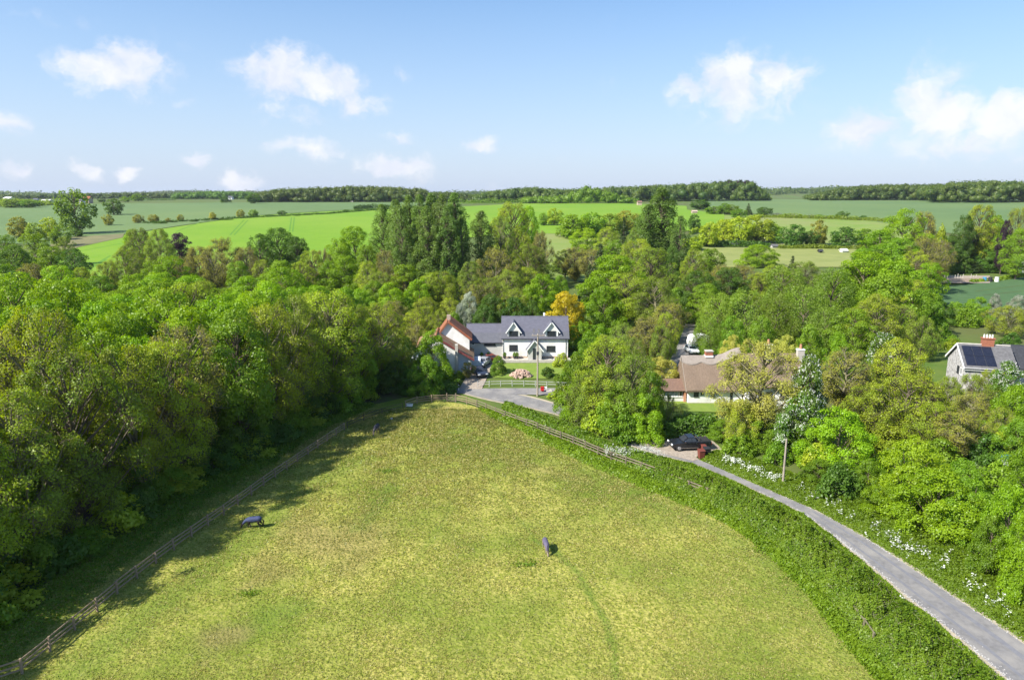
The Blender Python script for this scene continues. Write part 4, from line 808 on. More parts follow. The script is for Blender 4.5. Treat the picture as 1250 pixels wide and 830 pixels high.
barn(98, 249.5, 5, 6, 7, 'render_white', 'slate_old', 'small white outbuilding left of the red brick farmhouse')
barn(54, 250.5, 10, 6, 12, 'farm_white', 'farm_white', 'long white barn far left on the plain')
barn(42, 250, 5, 7, 9, 'farm_white', 'slate_low', 'small pale barn with dark roof far left')
barn(8, 246, 8, 6, 12, 'farm_white', 'farm_white', 'white barn at the left edge of the plain')
barn(281, 244, 5, 6, 8, 'farm_white', 'slate_low', 'pale farm shed on the horizon by the round tree')
barn(429, 246.8, 4, 7, 8, 'farm_white', 'farm_white', 'left of two pale buildings before the wood')
barn(443, 246.8, 4.5, 7, 8, 'farm_white', 'farm_white', 'right of two pale buildings before the wood')
barn(781, 251, 5, 5, 7, 'brick_pale', 'tile_brown', 'tiny farm building beyond the bright field')
barn(848, 261, 6, 2.6, 4, 'brick_pale', 'brick_pale', 'pinkish field shelter in the small bright field', 'field_shelter', 'shelter')
barn(897, 301.5, 7, 2.3, 4, 'stone_wall', 'slate_low', 'dark roofed stable shed under the olive trees', 'stable', 'shed')
barn(946, 303.5, 6, 1.8, 3, 'stone_wall', 'slate_old', 'low pale shed right of the olive trees', 'shed', 'shed')
barn(1031, 309, 6, 1.7, 3, 'farm_white', 'farm_white', 'small white trailer shed on the dry pasture', 'shed', 'shed')
barn(1246, 334, 16, 5, 6, 'farm_white', 'farm_white', 'white building under the dark trees at the right edge', 'shed', 'shed')
barn(1002, 309.5, 3, 1.6, 2, 'dark_trim', 'dark_trim', 'small dark hut on the dry pasture', 'shed', 'shed')
# allotment yard
g = G(1176, 346); e = empty('allotment_fence', g, 0, 'pale close boarded fence round the allotment yard', 'fence')
kk = (g[1]*cp+(CAMZ-g[2])*sp)/FPX
pl = MB().box(-.16, .16, -.02, .02, 0, 1.7).mesh('board', 'brick_pale')
for i in range(56): link('board', pl, e, (-26*kk+i*52*kk/55, i*.03, 0))
for i in range(11):
    q = MB().cyl((0,0,0),(0,0,2.3 + .3*(i % 3)),.09,n=6).put('post', 'stone_pale', e, loc=(-24*kk+i*4.9*kk, 3+.7*(i % 4), 0))
strip('yard', GL([(1148,347),(1208,347)]), GL([(1148,338),(1208,338)]), 'gravel', .42, 12, 6)
for i, (px, mt) in enumerate(((1201, 'tarp_blue'), (1208, 'bin_black'), (1216, 'farm_white'))):
    b = empty('water_butt', G(px, 345, .3), 0, ['blue water butt beside the allotment fence','black water butt beside the blue one','white tank right of the black water butt'][i], 'tank'); MB().cyl((0,0,0),(0,0,1.5),.7,.6,12).put('body', mt, b); MB().cyl((0,0,1.5),(0,0,1.6),.65,.6,12).put('lid', mt, b)

# ------------------------------------------------------------------ fences
def fence(name, pts, label, cat, space, h, rails, mat, rmat=None, prot=.10, pw=.11, gap=(), rail_h=.11):
    P = np.array([p[:2] for p in pts]); s = np.concatenate([[0], np.cumsum(np.linalg.norm(np.diff(P, axis=0), axis=1))]); n = max(2, int(s[-1]/space)+1)
    t = np.linspace(0, s[-1], n); Q = np.stack([np.interp(t, s, P[:, 0]), np.interp(t, s, P[:, 1])], 1)
    e = empty(name, (Q[0][0], Q[0][1], float(HH(0, Q[0][1]))), 0, label, cat); o = np.array(e.location)
    pm = MB().box(-pw/2, pw/2, -pw/2, pw/2, -.3, h+prot).mesh('post', mat, .01); rm = MB().box(0, 1, -.025, .025, -rail_h/2, rail_h/2).mesh('rail', rmat or mat)
    rr = random.Random(5)
    for i, q in enumerate(Q):
        po = link('post', pm, e, (q[0]-o[0], q[1]-o[1], float(HH(0, q[1]))-o[2]+rr.uniform(-.05, .04))); po.rotation_euler = (rr.uniform(-.04, .04), rr.uniform(-.04, .04), rr.uniform(-.2, .2))
        if i == n-1 or i in gap: continue
        a, b = Q[i], Q[i+1]; L = np.linalg.norm(b-a); z0 = float(HH(0, a[1])); z1 = float(HH(0, b[1])); nrm_ = np.array([-(b-a)[1], (b-a)[0]])/L*(pw/2+.025)
        for rz in rails:
            ro = link('rail', rm, e, (a[0]+nrm_[0]-o[0], a[1]+nrm_[1]-o[1], z0+rz-o[2]+rr.uniform(-.03, .03))); ro.scale = (L, 1, 1); ro.rotation_euler = (0, -math.atan2(z1-z0, L)+rr.uniform(-.012, .012), math.atan2(b[1]-a[1], b[0]-a[0]))
    return e
fence('paddock_fence', FENCE_L, 'brown three rail timber fence along the wood side of the paddock', 'fence', 2.35, 1.15, (.42,.78,1.12), 'wood_fence', pw=.13)
fence('paddock_fence', GL([(582,498),(610,510),(650,525),(700,544),(740,561),(800,583),(825,594),(862,609)]), 'timber rail fence climbing between the hedge and the paddock', 'fence', 2.3, 1.2, (.40,.80,1.15), 'wood_fence_grey', pw=.13)
fence('paddock_fence', GL([(424,524),(455,510),(492,500)]), 'dark two rail fence deep in the tree shade above the paddock fence', 'fence', 3.2, 1.0, (.5,.95), 'rail_dark', pw=.09, rail_h=.07)
fence('paddock_fence', GL([(495,499),(512,493),(530,491),(546,491)]), 'short dark timber fence left of the field gate', 'fence', 2.3, 1.15, (.42,.78,1.12), 'wood_fence')
fence('paddock_fence', GL([(556,491),(570,494),(582,498)]), 'short timber fence right of the field gate', 'fence', 1.6, 1.15, (.42,.78,1.12), 'wood_fence')
fence('broken_fence', GL([(884,612),(896,619),(903,625)]), 'broken pale rails sticking out of the hedge', 'fence', 1.4, 1.0, (.45,.98), 'bark_pale')
fence('broken_fence', GL([(1040,755),(1056,775),(1065,788)]), 'old fence rails buried low in the near hedge', 'fence', 1.6, 1.0, (.5,.95), 'bark_pale')
fence('white_fence', GL([(583,473),(610,472),(640,472.3),(696,474)]), 'white post and rail fence before the white house', 'fence', 1.75, 1.0, (.5,.93), 'farm_grey', pw=.085, rail_h=.075)
def gate(p, q, label):
    a, b = G(*p), G(*q); L = np.linalg.norm((b-a)[:2]); e = empty('field_gate', a, math.atan2(b[1]-a[1], b[0]-a[0]), label, 'gate')
    for x in (-.06, L+.06): MB().box(x-.08, x+.08, -.08, .08, -.2, 1.45).put('post', 'wood_fence_grey', e)
    for z in (.2, .4, .62, .86, 1.15): MB().box(.05, L-.05, -.03, .03, z-.04, z+.04).put('bar', 'wood_fence_grey', e)
    for x in (.08, L-.08): MB().box(x-.04, x+.04, -.04, .04, .16, 1.2).put('stile', 'wood_fence_grey', e)
    MB().slab((.1,-.045,.2),(.2,-.045,.2),(L-.1,-.045,1.1),(L-.2,-.045,1.1),.03).put('brace', 'wood_fence_grey', e)
gate((546,491),(556,491), 'pale five bar timber gate at the top of the paddock')
# ------------------------------------------------------------------ poles, boxes, bins, oddments
def pole(px, row, toprow, r, label, cross):
    g = G(px, row); d = g[1]*cp+(CAMZ-g[2])*sp; h = float(at(px, toprow, d)[2]-g[2])
    e = empty('utility_pole', g, 0, label, 'pole'); MB().cyl((0,0,-.5),(0,0,h),r,r*.7,10).put('pole', 'pole_wood', e)
    if cross:
        a = MB(); a.box(-1.0, 1.0, -.16, -.06, h-.35, h-.22); A = a.put('crossarm', 'pole_wood', e)
        for x in (-.85, 0, .85): MB().cyl((x,-.11,h-.22),(x,-.11,h-.06),.045,.035,8).put('insulator', 'ceramic', A)
        MB().box(-.2,.2,-.35,-.15,h-3.4,h-2.9).put('junction_box', 'dark_trim', e)
    for k in range(4): MB().box(-.25,.25,-.02,.02,h*.35+k*.5,h*.35+.03+k*.5).put('step_iron', 'dark_trim', e)
    return e, h
pole(656, 484, 404, .16, 'tall timber electricity pole with crossarm before the white house', True)
pole(955, 594, 531, .13, 'slim pale timber pole at the verge right of the lane', False)
g = G(662, 479); e = empty('post_box', g, 0, 'small red box on a post beside the electricity pole', 'post box')
MB().box(-.28,.28,-.2,.2,.25,.95).put('box', 'post_red', e, .04); MB().box(-.2,.2,-.22,-.2,.78,.83).put('slot', 'rubber', e); MB().cyl((0,0,0),(0,0,.3),.06,n=8).put('post', 'dark_trim', e); MB().box(.34,.75,-.05,.05,.55,.95).put('notice', 'white_trim', e)
g = G(670.5, 478); e = empty('marker_stone', g, 0, 'low pale stone right of the red box', 'stone'); MB().add([(-.6,-.3,0),(.6,-.25,0),(.5,.3,0),(-.5,.3,0),(-.4,-.2,.35),(.42,-.15,.3),(.3,.2,.4),(-.35,.2,.33)], [(0,3,2,1),(4,5,6,7),(0,1,5,4),(1,2,6,5),(2,3,7,6),(3,0,4,7)]).put('stone', 'stone_pale', e, .06)
g = G(560, 477); e = empty('marker_post', g, 0, 'short white marker post at the road end by the corner', 'post'); MB().box(-.07,.07,-.07,.07,0,1.0).put('post', 'white_trim', e); MB().box(-.075,.075,-.08,.08,.8,.9).put('band', 'dark_trim', e)
def bin_(px, row, mat, label, h=1.1, w=.6):
    e = empty('wheelie_bin', G(px, row, .1), R(10), label, 'bin'); b = MB(); b.add([(-w*.4,-w*.4,.08),(w*.4,-w*.4,.08),(w*.4,w*.4,.08),(-w*.4,w*.4,.08),(-w*.5,-w*.5,h*.9),(w*.5,-w*.5,h*.9),(w*.5,w*.5,h*.95),(-w*.5,w*.5,h*.95)], [(0,3,2,1),(4,5,6,7),(0,1,5,4),(1,2,6,5),(2,3,7,6),(3,0,4,7)]); b.put('body', mat, e, .03)
    l = MB(); l.slab((-w*.54,-w*.56,h*.92),(w*.54,-w*.56,h*.92),(w*.54,w*.54,h),(-w*.54,w*.54,h),.05); l.put('lid', mat, e, .01)
    MB().cyl((-w*.45,w*.5,h*.98),(w*.45,w*.5,h*.98),.025,n=6).put('handle', 'rubber', e)
    for s in (-1, 1): MB().cyl((s*w*.42,w*.4,.1),(s*w*.5,w*.4,.1),.1,n=10).put('wheel', 'rubber', e)
bin_(855.5, 561, 'bin_brown', 'brown wheelie bin at the edge of the lane', 1.15, .75)
bin_(862, 558.5, 'bin_black', 'black wheelie bin behind the brown one', 1.15, .7)
bin_(858.5, 553, 'bin_brown', 'smaller reddish bin behind the brown wheelie bin', .9, .55)
g = G(500, 497.5); e = empty('water_trough', g, R(-8), 'small white water trough at the top left paddock corner', 'trough')
t = MB(); t.box(-.75,.75,-.3,-.25,.3,.75); t.box(-.75,.75,.25,.3,.3,.75); t.box(-.75,-.7,-.25,.25,.3,.75); t.box(.7,.75,-.25,.25,.3,.75); t.box(-.7,.7,-.25,.25,.3,.35); t.put('tub', 'white_trim', e); MB().box(-.7,.7,-.25,.25,.6,.62).put('water', 'glass', e); e.scale = (.62,.8,.75)
for x in (-.6,.6):
    for y in (-.2,.2): MB().box(x-.05,x+.05,y-.05,y+.05,0,.3).put('leg', 'dark_trim', e)
g = G(478, 513.5); e = empty('feed_bucket', g, 0, 'small pale feed bucket lying in the shaded grass', 'bucket'); MB().cyl((-.2,0,.16),(.2,.05,.18),.16,.2,10).put('bucket', 'stone_pale', e); MB().cyl((.2,.05,.3),(.26,.05,.05),.015,n=5).put('handle', 'dark_trim', e)
def rocks(name, label, cat, g, n, w, dp, h, sz, mat, seed):
    r = np.random.default_rng(seed); e = empty(name, g, 0, label, cat)
    base = []
    for j in range(4):
        mb = MB(); s = .5; c = [(-s,-s,-s),(s,-s,-s),(s,s,-s),(-s,s,-s),(-s,-s,s),(s,-s,s),(s,s,s),(-s,s,s)]; c = [tuple(np.array(q)*r.uniform(.7,1.1,3)) for q in c]
        mb.add(c, [(0,3,2,1),(4,5,6,7),(0,1,5,4),(1,2,6,5),(2,3,7,6),(3,0,4,7)]); base.append(mb.mesh('stone', mat, .1))
    for i in range(n):
        a = r.uniform(0, 6.28); q = r.random()**.5; x, y = w/2*q*math.cos(a), dp/2*q*math.sin(a); z = h*(1-q*q)*r.uniform(.75, 1)
        o = link('stone', base[i % 4], e, (x, y, z)); k = sz*r.uniform(.6, 1.3); o.scale = (k, k*r.uniform(.6,1), k*r.uniform(.5,.8)); o.rotation_euler = tuple(r.uniform(-.5, 6, 3))
rocks('stone_heap', 'heap of pinkish broken stone on the white house lawn', 'stone heap', G(636, 460, .05), 200, 4.0, 2.2, 1.25, .42, 'pink_stone', 4)
# junk by the tree on the right
g = G(1236, 568); e = empty('covered_boat', g, R(20), 'white and blue sheeted boat under the trees at the right edge', 'boat')
m = MB(); m.add([(-2,-.7,.35),(-2,.7,.35),(1.2,.8,.35),(1.2,-.8,.35),(2.2,0,.6),(-2,-.9,1.0),(-2,.9,1.0),(1.2,1.0,1.05),(1.2,-1.0,1.05),(2.5,0,1.25)], [(0,1,2,3),(3,2,4),(0,5,6,1),(1,6,7,2),(2,7,9,4),(4,9,8,3),(3,8,5,0),(5,8,9,7,6)]); m.put('hull', 'paint_white', e, .03)
m = MB(); m.add([(-2,-.92,1.02),(-2,.92,1.02),(.2,1.0,1.05),(.2,-1.0,1.05),(-1.8,0,1.55),(.1,0,1.6)], [(0,3,2,1),(0,4,5,3),(1,2,5,4),(0,1,4),(3,5,2)]); m.put('cover', 'tarp_blue', e, .03)
for x in (-.9,.7): MB().box(x-.1,x+.1,-.7,.7,0,.4).put('chock', 'wood_fence', e)

# ------------------------------------------------------------------ vehicles (length along x, nose at -x)
def wheel(par, x, y, r):
    s = 1 if y > 0 else -1; w = MB().cyl((x, y-.11*s, r), (x, y+.11*s, r), r, n=20).put('wheel', 'rubber', par); MB().cyl((x, y+.10*s, r), (x, y+.125*s, r), r*.62, r*.55, 14).put('rim', 'alloy', w)
def car(name, loc, rz, label, cat, paint, L=4.3, Wd=1.78, kind='hatch', sc=1.0):
    e = empty(name, loc, rz, label, cat); e.scale = (sc,)*3; hw = Wd/2
    if kind == 'pickup':
        low = [(-2.6,.45),(-2.62,.85),(-2.45,1.0),(-1.25,1.12),(-1.2,1.14),(.75,1.16),(.78,1.18),(2.6,1.18),(2.62,.55),(2.45,.45)]
        roof = [(-1.2,1.14),(-.45,1.72),(.45,1.75),(.72,1.16)]; wx = (-1.65, 1.65); r = .39; L = 5.25
    else:
        low = [(-2.1,.35),(-2.14,.65),(-1.95,.82),(-1.0,.95),(1.9,1.0),(2.08,.75),(2.1,.35)]
        roof = [(-1.05,.94),(-.35,1.42),(1.0,1.46),(1.85,.98)]; wx = (-1.32, 1.28); r = .32
    b = MB().prism(low, -hw, hw, 'y').put('body', paint, e, .07)
    z0 = roof[0][1]; ins = .17; V = [(x, s*(hw-.06-(ins if z > z0+.2 else 0)), z) for s in (-1, 1) for x, z in roof]; n = len(roof)
    F = [tuple(range(n)), tuple(range(n, 2*n))[::-1]]+[(i, (i+1) % n, n+(i+1) % n, n+i) for i in range(n)]
    cb = MB().add(V, F).put('cabin', paint, e, .03)
    gz = MB()
    for s in (-1, 1):
        def P(x, z): return (x, s*((hw-.06)-ins*max(0, (z-z0))/(roof[1][1]-z0)+.012), z)
        a0, a1, a2, a3 = roof; zt = min(a1[1], a2[1])-.09; zb = z0+.07; xm = (a1[0]+a2[0])/2
        fx = lambda z: a0[0]+(a1[0]-a0[0])*(z-a0[1])/(a1[1]-a0[1])+.12; rx = lambda z: a3[0]+(a2[0]-a3[0])*(z-a3[1])/(a2[1]-a3[1])-.12
        for q in ([P(fx(zb), zb), P(xm-.04, zb), P(xm-.04, zt), P(fx(zt), zt)], [P(xm+.04, zb), P(rx(zb), zb), P(rx(zt), zt), P(xm+.04, zt)]): MB().add(q, [(0,1,2,3)]).put('side_window', 'glass', cb)
    (ax, az), (bx, bz) = roof[0], roof[1]
    def ws(ax, az, bx, bz, nm, off):
        q = []
        for t in (.12, .9):
            x = ax+(bx-ax)*t+off; z = az+(bz-az)*t+.012; y = (hw-.16)-ins*t; q.append(((x, -y, z), (x, y, z)))
        MB().add([q[0][0], q[0][1], q[1][1], q[1][0]], [(0,1,2,3)]).put(nm, 'glass', cb)
    ws(ax, az, bx, bz, 'windscreen', -.025); ws(roof[3][0], roof[3][1], roof[2][0], roof[2][1], 'rear_window', .025)
    for x in wx:
        for s in (-1, 1): wheel(e, x, s*(hw-.08), r)
    zx = low[1][0]; hz = low[1][1]
    for s in (-1, 1):
        MB().box(zx-.03, zx+.12, s*hw*.78-.2, s*hw*.78+.2, hz-.08, hz+.1).put('headlight', 'lamp_glass', e, .02)
        xr = max(p[0] for p in low); MB().box(xr-.06, xr+.03, s*hw*.85-.12, s*hw*.85+.12, .72, .98).put('tail_light', 'lamp_red', e, .02)
        MB().box(roof[0][0]+.18, roof[0][0]+.36, s*(hw+.1)-.11, s*(hw+.1)+.11, z0+.02, z0+.22).put('wing_mirror', 'chrome' if kind == 'pickup' else paint, e, .02)
        for k in (-.25, .55): MB().box(k, k+.2, s*(hw+.015)-.015, s*(hw+.015)+.015, z0-.22, z0-.17).put('door_handle', 'chrome', e)
    MB().box(zx-.03, zx+.05, -.45, .45, hz-.2, hz-.02).put('grille', 'dark_trim', e)
    if kind == 'pickup':
        MB().box(.85, 2.5, -hw+.13, hw-.13, 1.175, 1.2).put('load_cover', 'rubber', e); MB().cyl((.95, -hw+.15, 1.2), (.95, -hw+.15, 1.62), .04, n=6).put('roll_bar', 'chrome', e); MB().cyl((.95, hw-.15, 1.2), (.95, hw-.15, 1.62), .04, n=6).put('roll_bar', 'chrome', e); MB().cyl((.95, -hw+.15, 1.62), (.95, hw-.15, 1.62), .04, n=6).put('roll_bar', 'chrome', e)
        MB().box(-1.5, .9, -hw-.08, -hw+.02, .38, .44).put('side_step', 'chrome', e)
    return e
car('pickup_truck', G(841, 548, .11), R(6), 'black double cab pickup parked on the gravel under the trees', 'pickup truck', 'paint_black', kind='pickup', Wd=1.9)
car('parked_car', G(585, 459, .1), R(112), 'dark blue hatchback parked nearest the red tiled cottage', 'car', 'paint_blueblack')
car('parked_car', G(590, 447, .1), R(70), 'silver grey hatchback parked behind the dark blue one', 'car', 'paint_silver')
car('parked_car', G(596, 442.5, .1), R(20), 'dark red estate car against the grey house wing', 'car', 'bin_brown')
car('parked_car', G(843.5, 431, .1), R(95), 'white car on the shaded back lane behind the thatched cottage', 'car', 'paint_white')
e = empty('caravan', G(851.5, 424, .1), R(15), 'rounded white caravan beside the white car on the back lane', 'caravan')
MB().prism([(-1.9,.5),(-2.05,1.2),(-1.75,2.35),(-1.2,2.6),(1.2,2.62),(1.8,2.35),(2.05,1.4),(1.95,.5)], -1.05, 1.05, 'y').put('body', 'paint_white', e, .12)
for s in (-1, 1): window(e, -1.0, .2, 1.4, 2.0, s*1.05, 2, 'dark_trim', face=s)
for s in (-1, 1): wheel(e, 0, s*.98, .32)
# ------------------------------------------------------------------ horses
def skin(name, pts, edges, mat, parent, root=0, sub=2):
    me = bpy.data.meshes.new(name); me.from_pydata([p[:3] for p in pts], edges, []); me.materials.append(MATS[mat])
    o = link(name, me, parent); m = o.modifiers.new('skin', 'SKIN'); m.use_smooth_shade = True
    sv = me.skin_vertices[0].data if me.skin_vertices else None
    if sv is None:
        bm = bmesh.new(); bm.from_mesh(me); bm.verts.layers.skin.verify(); bm.to_mesh(me); bm.free(); sv = me.skin_vertices[0].data
    for i, p in enumerate(pts): sv[i].radius = (p[3], p[4] if len(p) > 4 else p[3]); sv[i].use_root = (i == root)
    s = o.modifiers.new('sub', 'SUBSURF'); s.levels = sub; s.render_levels = sub; return o
def horse(loc, rz, label, coat, rug, neckrug=True, sc=1.0, dark='horse_dark'):
    e = empty('horse', loc, rz, label, 'horse'); e.scale = (sc,)*3
    P = [(-.62,0,1.18,.27),(-.2,0,1.12,.31),(.22,0,1.10,.32),(.55,0,1.12,.28),(.82,0,1.02,.20,.17),(1.08,0,.76,.15,.11),(1.30,0,.50,.13,.10),(1.42,0,.28,.10,.08),(1.47,0,.10,.065,.055)]
    E = [(i, i+1) for i in range(8)]
    for s in (-1, 1):
        k = len(P); st = .08*s
        P += [(-.62,.13*s,1.0,.19),(-.50+st,.17*s,.78,.13),(-.76+st,.17*s,.50,.065),(-.70+st,.17*s,.16,.045),(-.64+st,.17*s,.03,.06)]; E += [(0,k),(k,k+1),(k+1,k+2),(k+2,k+3),(k+3,k+4)]
        k = len(P); st = -.10*s
        P += [(.52,.13*s,.90,.15),(.54+st,.15*s,.66,.085),(.52+st*1.6,.15*s,.42,.06),(.54+st*2,.15*s,.14,.04),(.57+st*2.1,.15*s,.03,.055)]; E += [(3,k),(k,k+1),(k+1,k+2),(k+2,k+3),(k+3,k+4)]
    skin('body', P, E, coat, e)
    Rg = [(-.86,0,1.12,.20),(-.62,0,1.18,.30),(-.2,0,1.13,.345),(.22,0,1.11,.355),(.56,0,1.12,.315),(.84,0,1.03,.235,.21)]
    if neckrug: Rg += [(1.08,0,.79,.18,.14),(1.22,0,.60,.155,.125)]
    rg_ = skin('rug', Rg, [(i, i+1) for i in range(len(Rg)-1)], rug, e, 2)
    skin('tail', [(-.93,0,1.12,.06),(-1.02,0,.85,.075),(-1.0,0,.5,.05),(-.98,0,.34,.02)], [(0,1),(1,2),(2,3)], dark, e)
    skin('mane', [(.86,0,1.22,.04),(1.12,0,.92,.05),(1.34,0,.64,.045),(1.42,0,.48,.03)], [(0,1),(1,2),(2,3)], dark, e)
    for s in (-1, 1): MB().cyl((1.33,.07*s,.62),(1.36,.11*s,.76),.035,.008,6).put('ear', coat, e)
    return e
horse(G(311, 646), R(184), 'horse in a dark blue rug grazing alone at the shadow edge', 'horse_dark', 'rug_blue', sc=.9)
horse(G(666, 673), R(-82), 'horse in a pale lilac rug grazing alone mid paddock', 'horse_dun', 'rug_lilac', sc=.8)
horse(G(460, 529), R(-100), 'dark rugged horse standing in the tree shade at the paddock top', 'horse_dun', 'rug_black', sc=.9)

# ------------------------------------------------------------------ hedges, verges and grass
def leafstrip(name, inner, outer, h, nl, ls, leaf, seed, label=None, cat=None, kind=None, core=True, rough=.35, edge=3.0, flowers=0, lumpf=1.2, group=None, lift=0.0, up=1.0):
    r = np.random.default_rng(seed)
    def samp(pts, t):
        p = np.array([q[:2] for q in pts], float); s = np.concatenate([[0], np.cumsum(np.linalg.norm(np.diff(p, axis=0), axis=1))]); s /= s[-1]
        return np.stack([np.interp(t, s, p[:, 0]), np.interp(t, s, p[:, 1])], 1)
    def top(x, y, v, w):
        prof = np.clip(1-np.abs(2*v-1)**edge, 0, 1)
        return h*prof*(1+rough*lump(x, y, lumpf)+rough*.4*lump(x*2.7+9, y*2.7, lumpf))
    u = r.random(nl); v = r.random(nl); 
    A = samp(inner, u); B = samp(outer, u); X = A*(1-v[:, None])+B*v[:, None]; X += r.normal(0, ls*.6, X.shape)
    # denser near the camera
    if label or True:
        keep = r.random(nl) < np.clip(70/np.maximum(X[:, 1], 20), .25, 1); X = X[keep]; v = v[keep]; n = len(X)
    z = top(X[:, 0], X[:, 1], v, 0); z = np.maximum(z, .03)*np.where(r.random(n) < .25, r.uniform(.2, 1, n), r.uniform(.85, 1.12, n)) + HH(0, X[:, 1]) + lift
    P = np.stack([X[:, 0], X[:, 1], z], 1); side = (v-.5)*1.2; dirv = nrm(np.stack([(B-A)[keep][:, 0], (B-A)[keep][:, 1], np.zeros(n)], 1))
    Nn = nrm(np.array([0, 0, up]) + dirv*side[:, None] + r.normal(0, .55, (n, 3))); tint = np.clip(.5+.3*lump(X[:, 0]*1.4, X[:, 1]*1.4)+r.normal(0, .22, n), 0, 1)
    V, F, T_ = leaves(P, Nn, ls*r.uniform(.5, 1.3, n)*np.clip(X[:, 1]/55, 1, 1.8), r, tint)
    if core:
        e = empty(name, (0,0,0), 0, label, cat, group); c0 = np.array([P[:, 0].mean(), P[:, 1].mean(), float(HH(0, P[:, 1].mean()))]); e.location = tuple(c0); V = V-c0
        lv = link('foliage', npmesh('foliage', V, F, T_, 'leaf_'+leaf), e)
        nu = 160; nv = 14; uu = np.linspace(0, 1, nu); A2 = samp(inner, uu); B2 = samp(outer, uu); w = np.linspace(.04, .96, nv)[None, :, None]; XX = A2[:, None]*(1-w)+B2[:, None]*w; ww = np.broadcast_to(w[..., 0], XX.shape[:2])
        ZZ = top(XX[..., 0], XX[..., 1], ww, 0)*.82+HH(0, XX[..., 1])-.05; VV = np.concatenate([XX, ZZ[..., None]], -1).reshape(-1, 3)-c0; I = np.arange(nu*nv).reshape(nu, nv)
        link('stems', npmesh('stems', VV, np.stack([I[:-1, :-1], I[1:, :-1], I[1:, 1:], I[:-1, 1:]], -1).reshape(-1, 4), mat='hedge_core', smooth=True), e)
        # bare twigs poking out
        nt = int(nl*.012); q = r.choice(n, nt); st = P[q]-c0-np.array([0, 0, .3]); dd = nrm(r.normal(0, .7, (nt, 3))+np.array([0, 0, .8])); en = st+dd*r.uniform(.4, .9, (nt, 1)); tv, tf = tubes(np.stack([st, (st+en)/2+r.normal(0, .05, (nt, 3)), en], 1), np.tile(np.array([[.02, .016, .008]]), (nt, 1)), 3); tag(link('twigs', npmesh('twigs', tv, tf, mat='bark_pale'), e), kind='stuff')
        return e
    o = link(name, npmesh(name, V, F, T_, 'leaf_'+leaf)); tag(o, label, cat, group, kind)
    return o
ROAD_LL = shift(ROAD_L, ROAD_R, -.12); ROAD_RR = shift(ROAD_L, ROAD_R, 1.1)
H_IN = GL([(1150,905),(1085,830),(1040,775),(1000,722),(945,668),(905,640),(868,617),(830,600),(800,586)])
H_OUT = GL([(RL[i][0]-6, RL[i][1]+9+(7 if RL[i][0] < 940 else 0)) for i in range(0, 11)])
leafstrip('roadside_hedge', H_IN, H_OUT, 1.5, 190000, .17, 'hedge', 5, 'thick green hedge between the paddock and the lane', 'hedge', rough=.42, edge=2.6)
leafstrip('roadside_hedge', GL([(796,585),(740,560),(700,542),(650,521),(612,503)]), GL([(808,566),(765,552),(728,537),(688,519),(640,504),(620,497)]), 1.1, 42000, .22, 'hedge', 6, 'lower clipped hedge behind the upper paddock fence', 'hedge', rough=.2, edge=3)
leafstrip('garden_hedge', GL([(812,539),(840,534),(872,532)]), GL([(815,530),(842,524),(872,522)]), 2.2, 22000, .24, 'dark', 8, 'tall dark hedge behind the black pickup', 'hedge', rough=.15, edge=6)
leafstrip('garden_hedge', GL([(500,485),(530,483),(556,482)]), GL([(505,473),(530,472),(562,471)]), 1.4, 9000, .24, 'dark', 9, 'dark hedge at the road end left of the lane', 'hedge', rough=.2, edge=4)
# rough grass under the fence and on the verges
leafstrip('long_grass', GL([(1105,880),(1066,830),(1020,775),(980,722),(925,668),(885,640),(840,620),(780,597),(730,575),(690,556),(640,530),(585,503)]), GL([(1160,900),(1090,830),(1045,775),(1005,722),(950,668),(908,640),(868,617),(800,586),(745,562),(700,543),(650,522),(590,497)]), .45, 60000, .22, 'verge', 11, 'long bright grass along the paddock side of the hedge', None, 'stuff', False, .5, 2, up=.5)
V_OUT = GL([(1400,800),(1290,735),(1225,690),(1180,655),(1120,632),(1060,612),(1005,590),(962,576),(925,562),(880,552)])
V_IN = [shift(ROAD_L, ROAD_R, 1.03)[i] for i in range(0, 10)]
leafstrip('verge_grass', V_IN, V_OUT, .42, 90000, .2, 'verge', 12, None, None, 'stuff', False, .5, 4, up=.5)
leafstrip('verge_grass', [H_OUT[i] for i in range(0, 11)], [ROAD_LL[i] for i in range(0, 11)], .3, 26000, .16, 'verge', 13, None, None, 'stuff', False, .6, 4, up=.5)
def flowers(name, pts, n, spread, seed, zr=(.5,1.0)):
    r = np.random.default_rng(seed); C = np.array([G(*p) for p in pts]); q = C[r.integers(0, len(C), n//6)]; q = q + np.concatenate([r.normal(0, spread, (len(q), 2)), np.zeros((len(q), 1))], 1)
    P = np.repeat(q, 6, 0) + r.normal(0, .10, (len(q)*6, 3)); P[:, 2] = HH(0, P[:, 1]) + r.uniform(zr[0], zr[1], len(P)); V, F, T_ = leaves(P, nrm(np.array([0, 0, 1.]) + r.normal(0, .4, P.shape)), r.uniform(.08, .19, len(P)), r, r.random(len(P)), .9)
    tag(link(name, npmesh(name, V, F, T_, 'leaf_wildf')), kind='stuff')
flowers('cow_parsley', [(890,566),(890,567),(900,571),(912,575),(922,579),(935,585),(945,590)], 560, .5, 21)
flowers('cow_parsley', [(975,600),(995,612),(1012,622),(1030,634),(1048,645),(1065,655),(1080,662)], 200, .7, 22)
flowers('cow_parsley', [(1090,665),(1100,672),(1112,678),(1125,682),(1140,690)], 300, .6, 23)
flowers('cow_parsley', [(1160,700),(1175,712),(1190,722),(1205,735),(1225,745),(1170,690)], 160, .6, 24)
flowers('cow_parsley', [(745,560),(760,562),(772,563),(788,560),(800,563)], 900, .6, 25, (.9, 1.5))
flowers('cow_parsley', [(1118,754),(1138,778),(1158,802),(1178,824),(1098,738)], 60, .3, 26, (.3, .7))
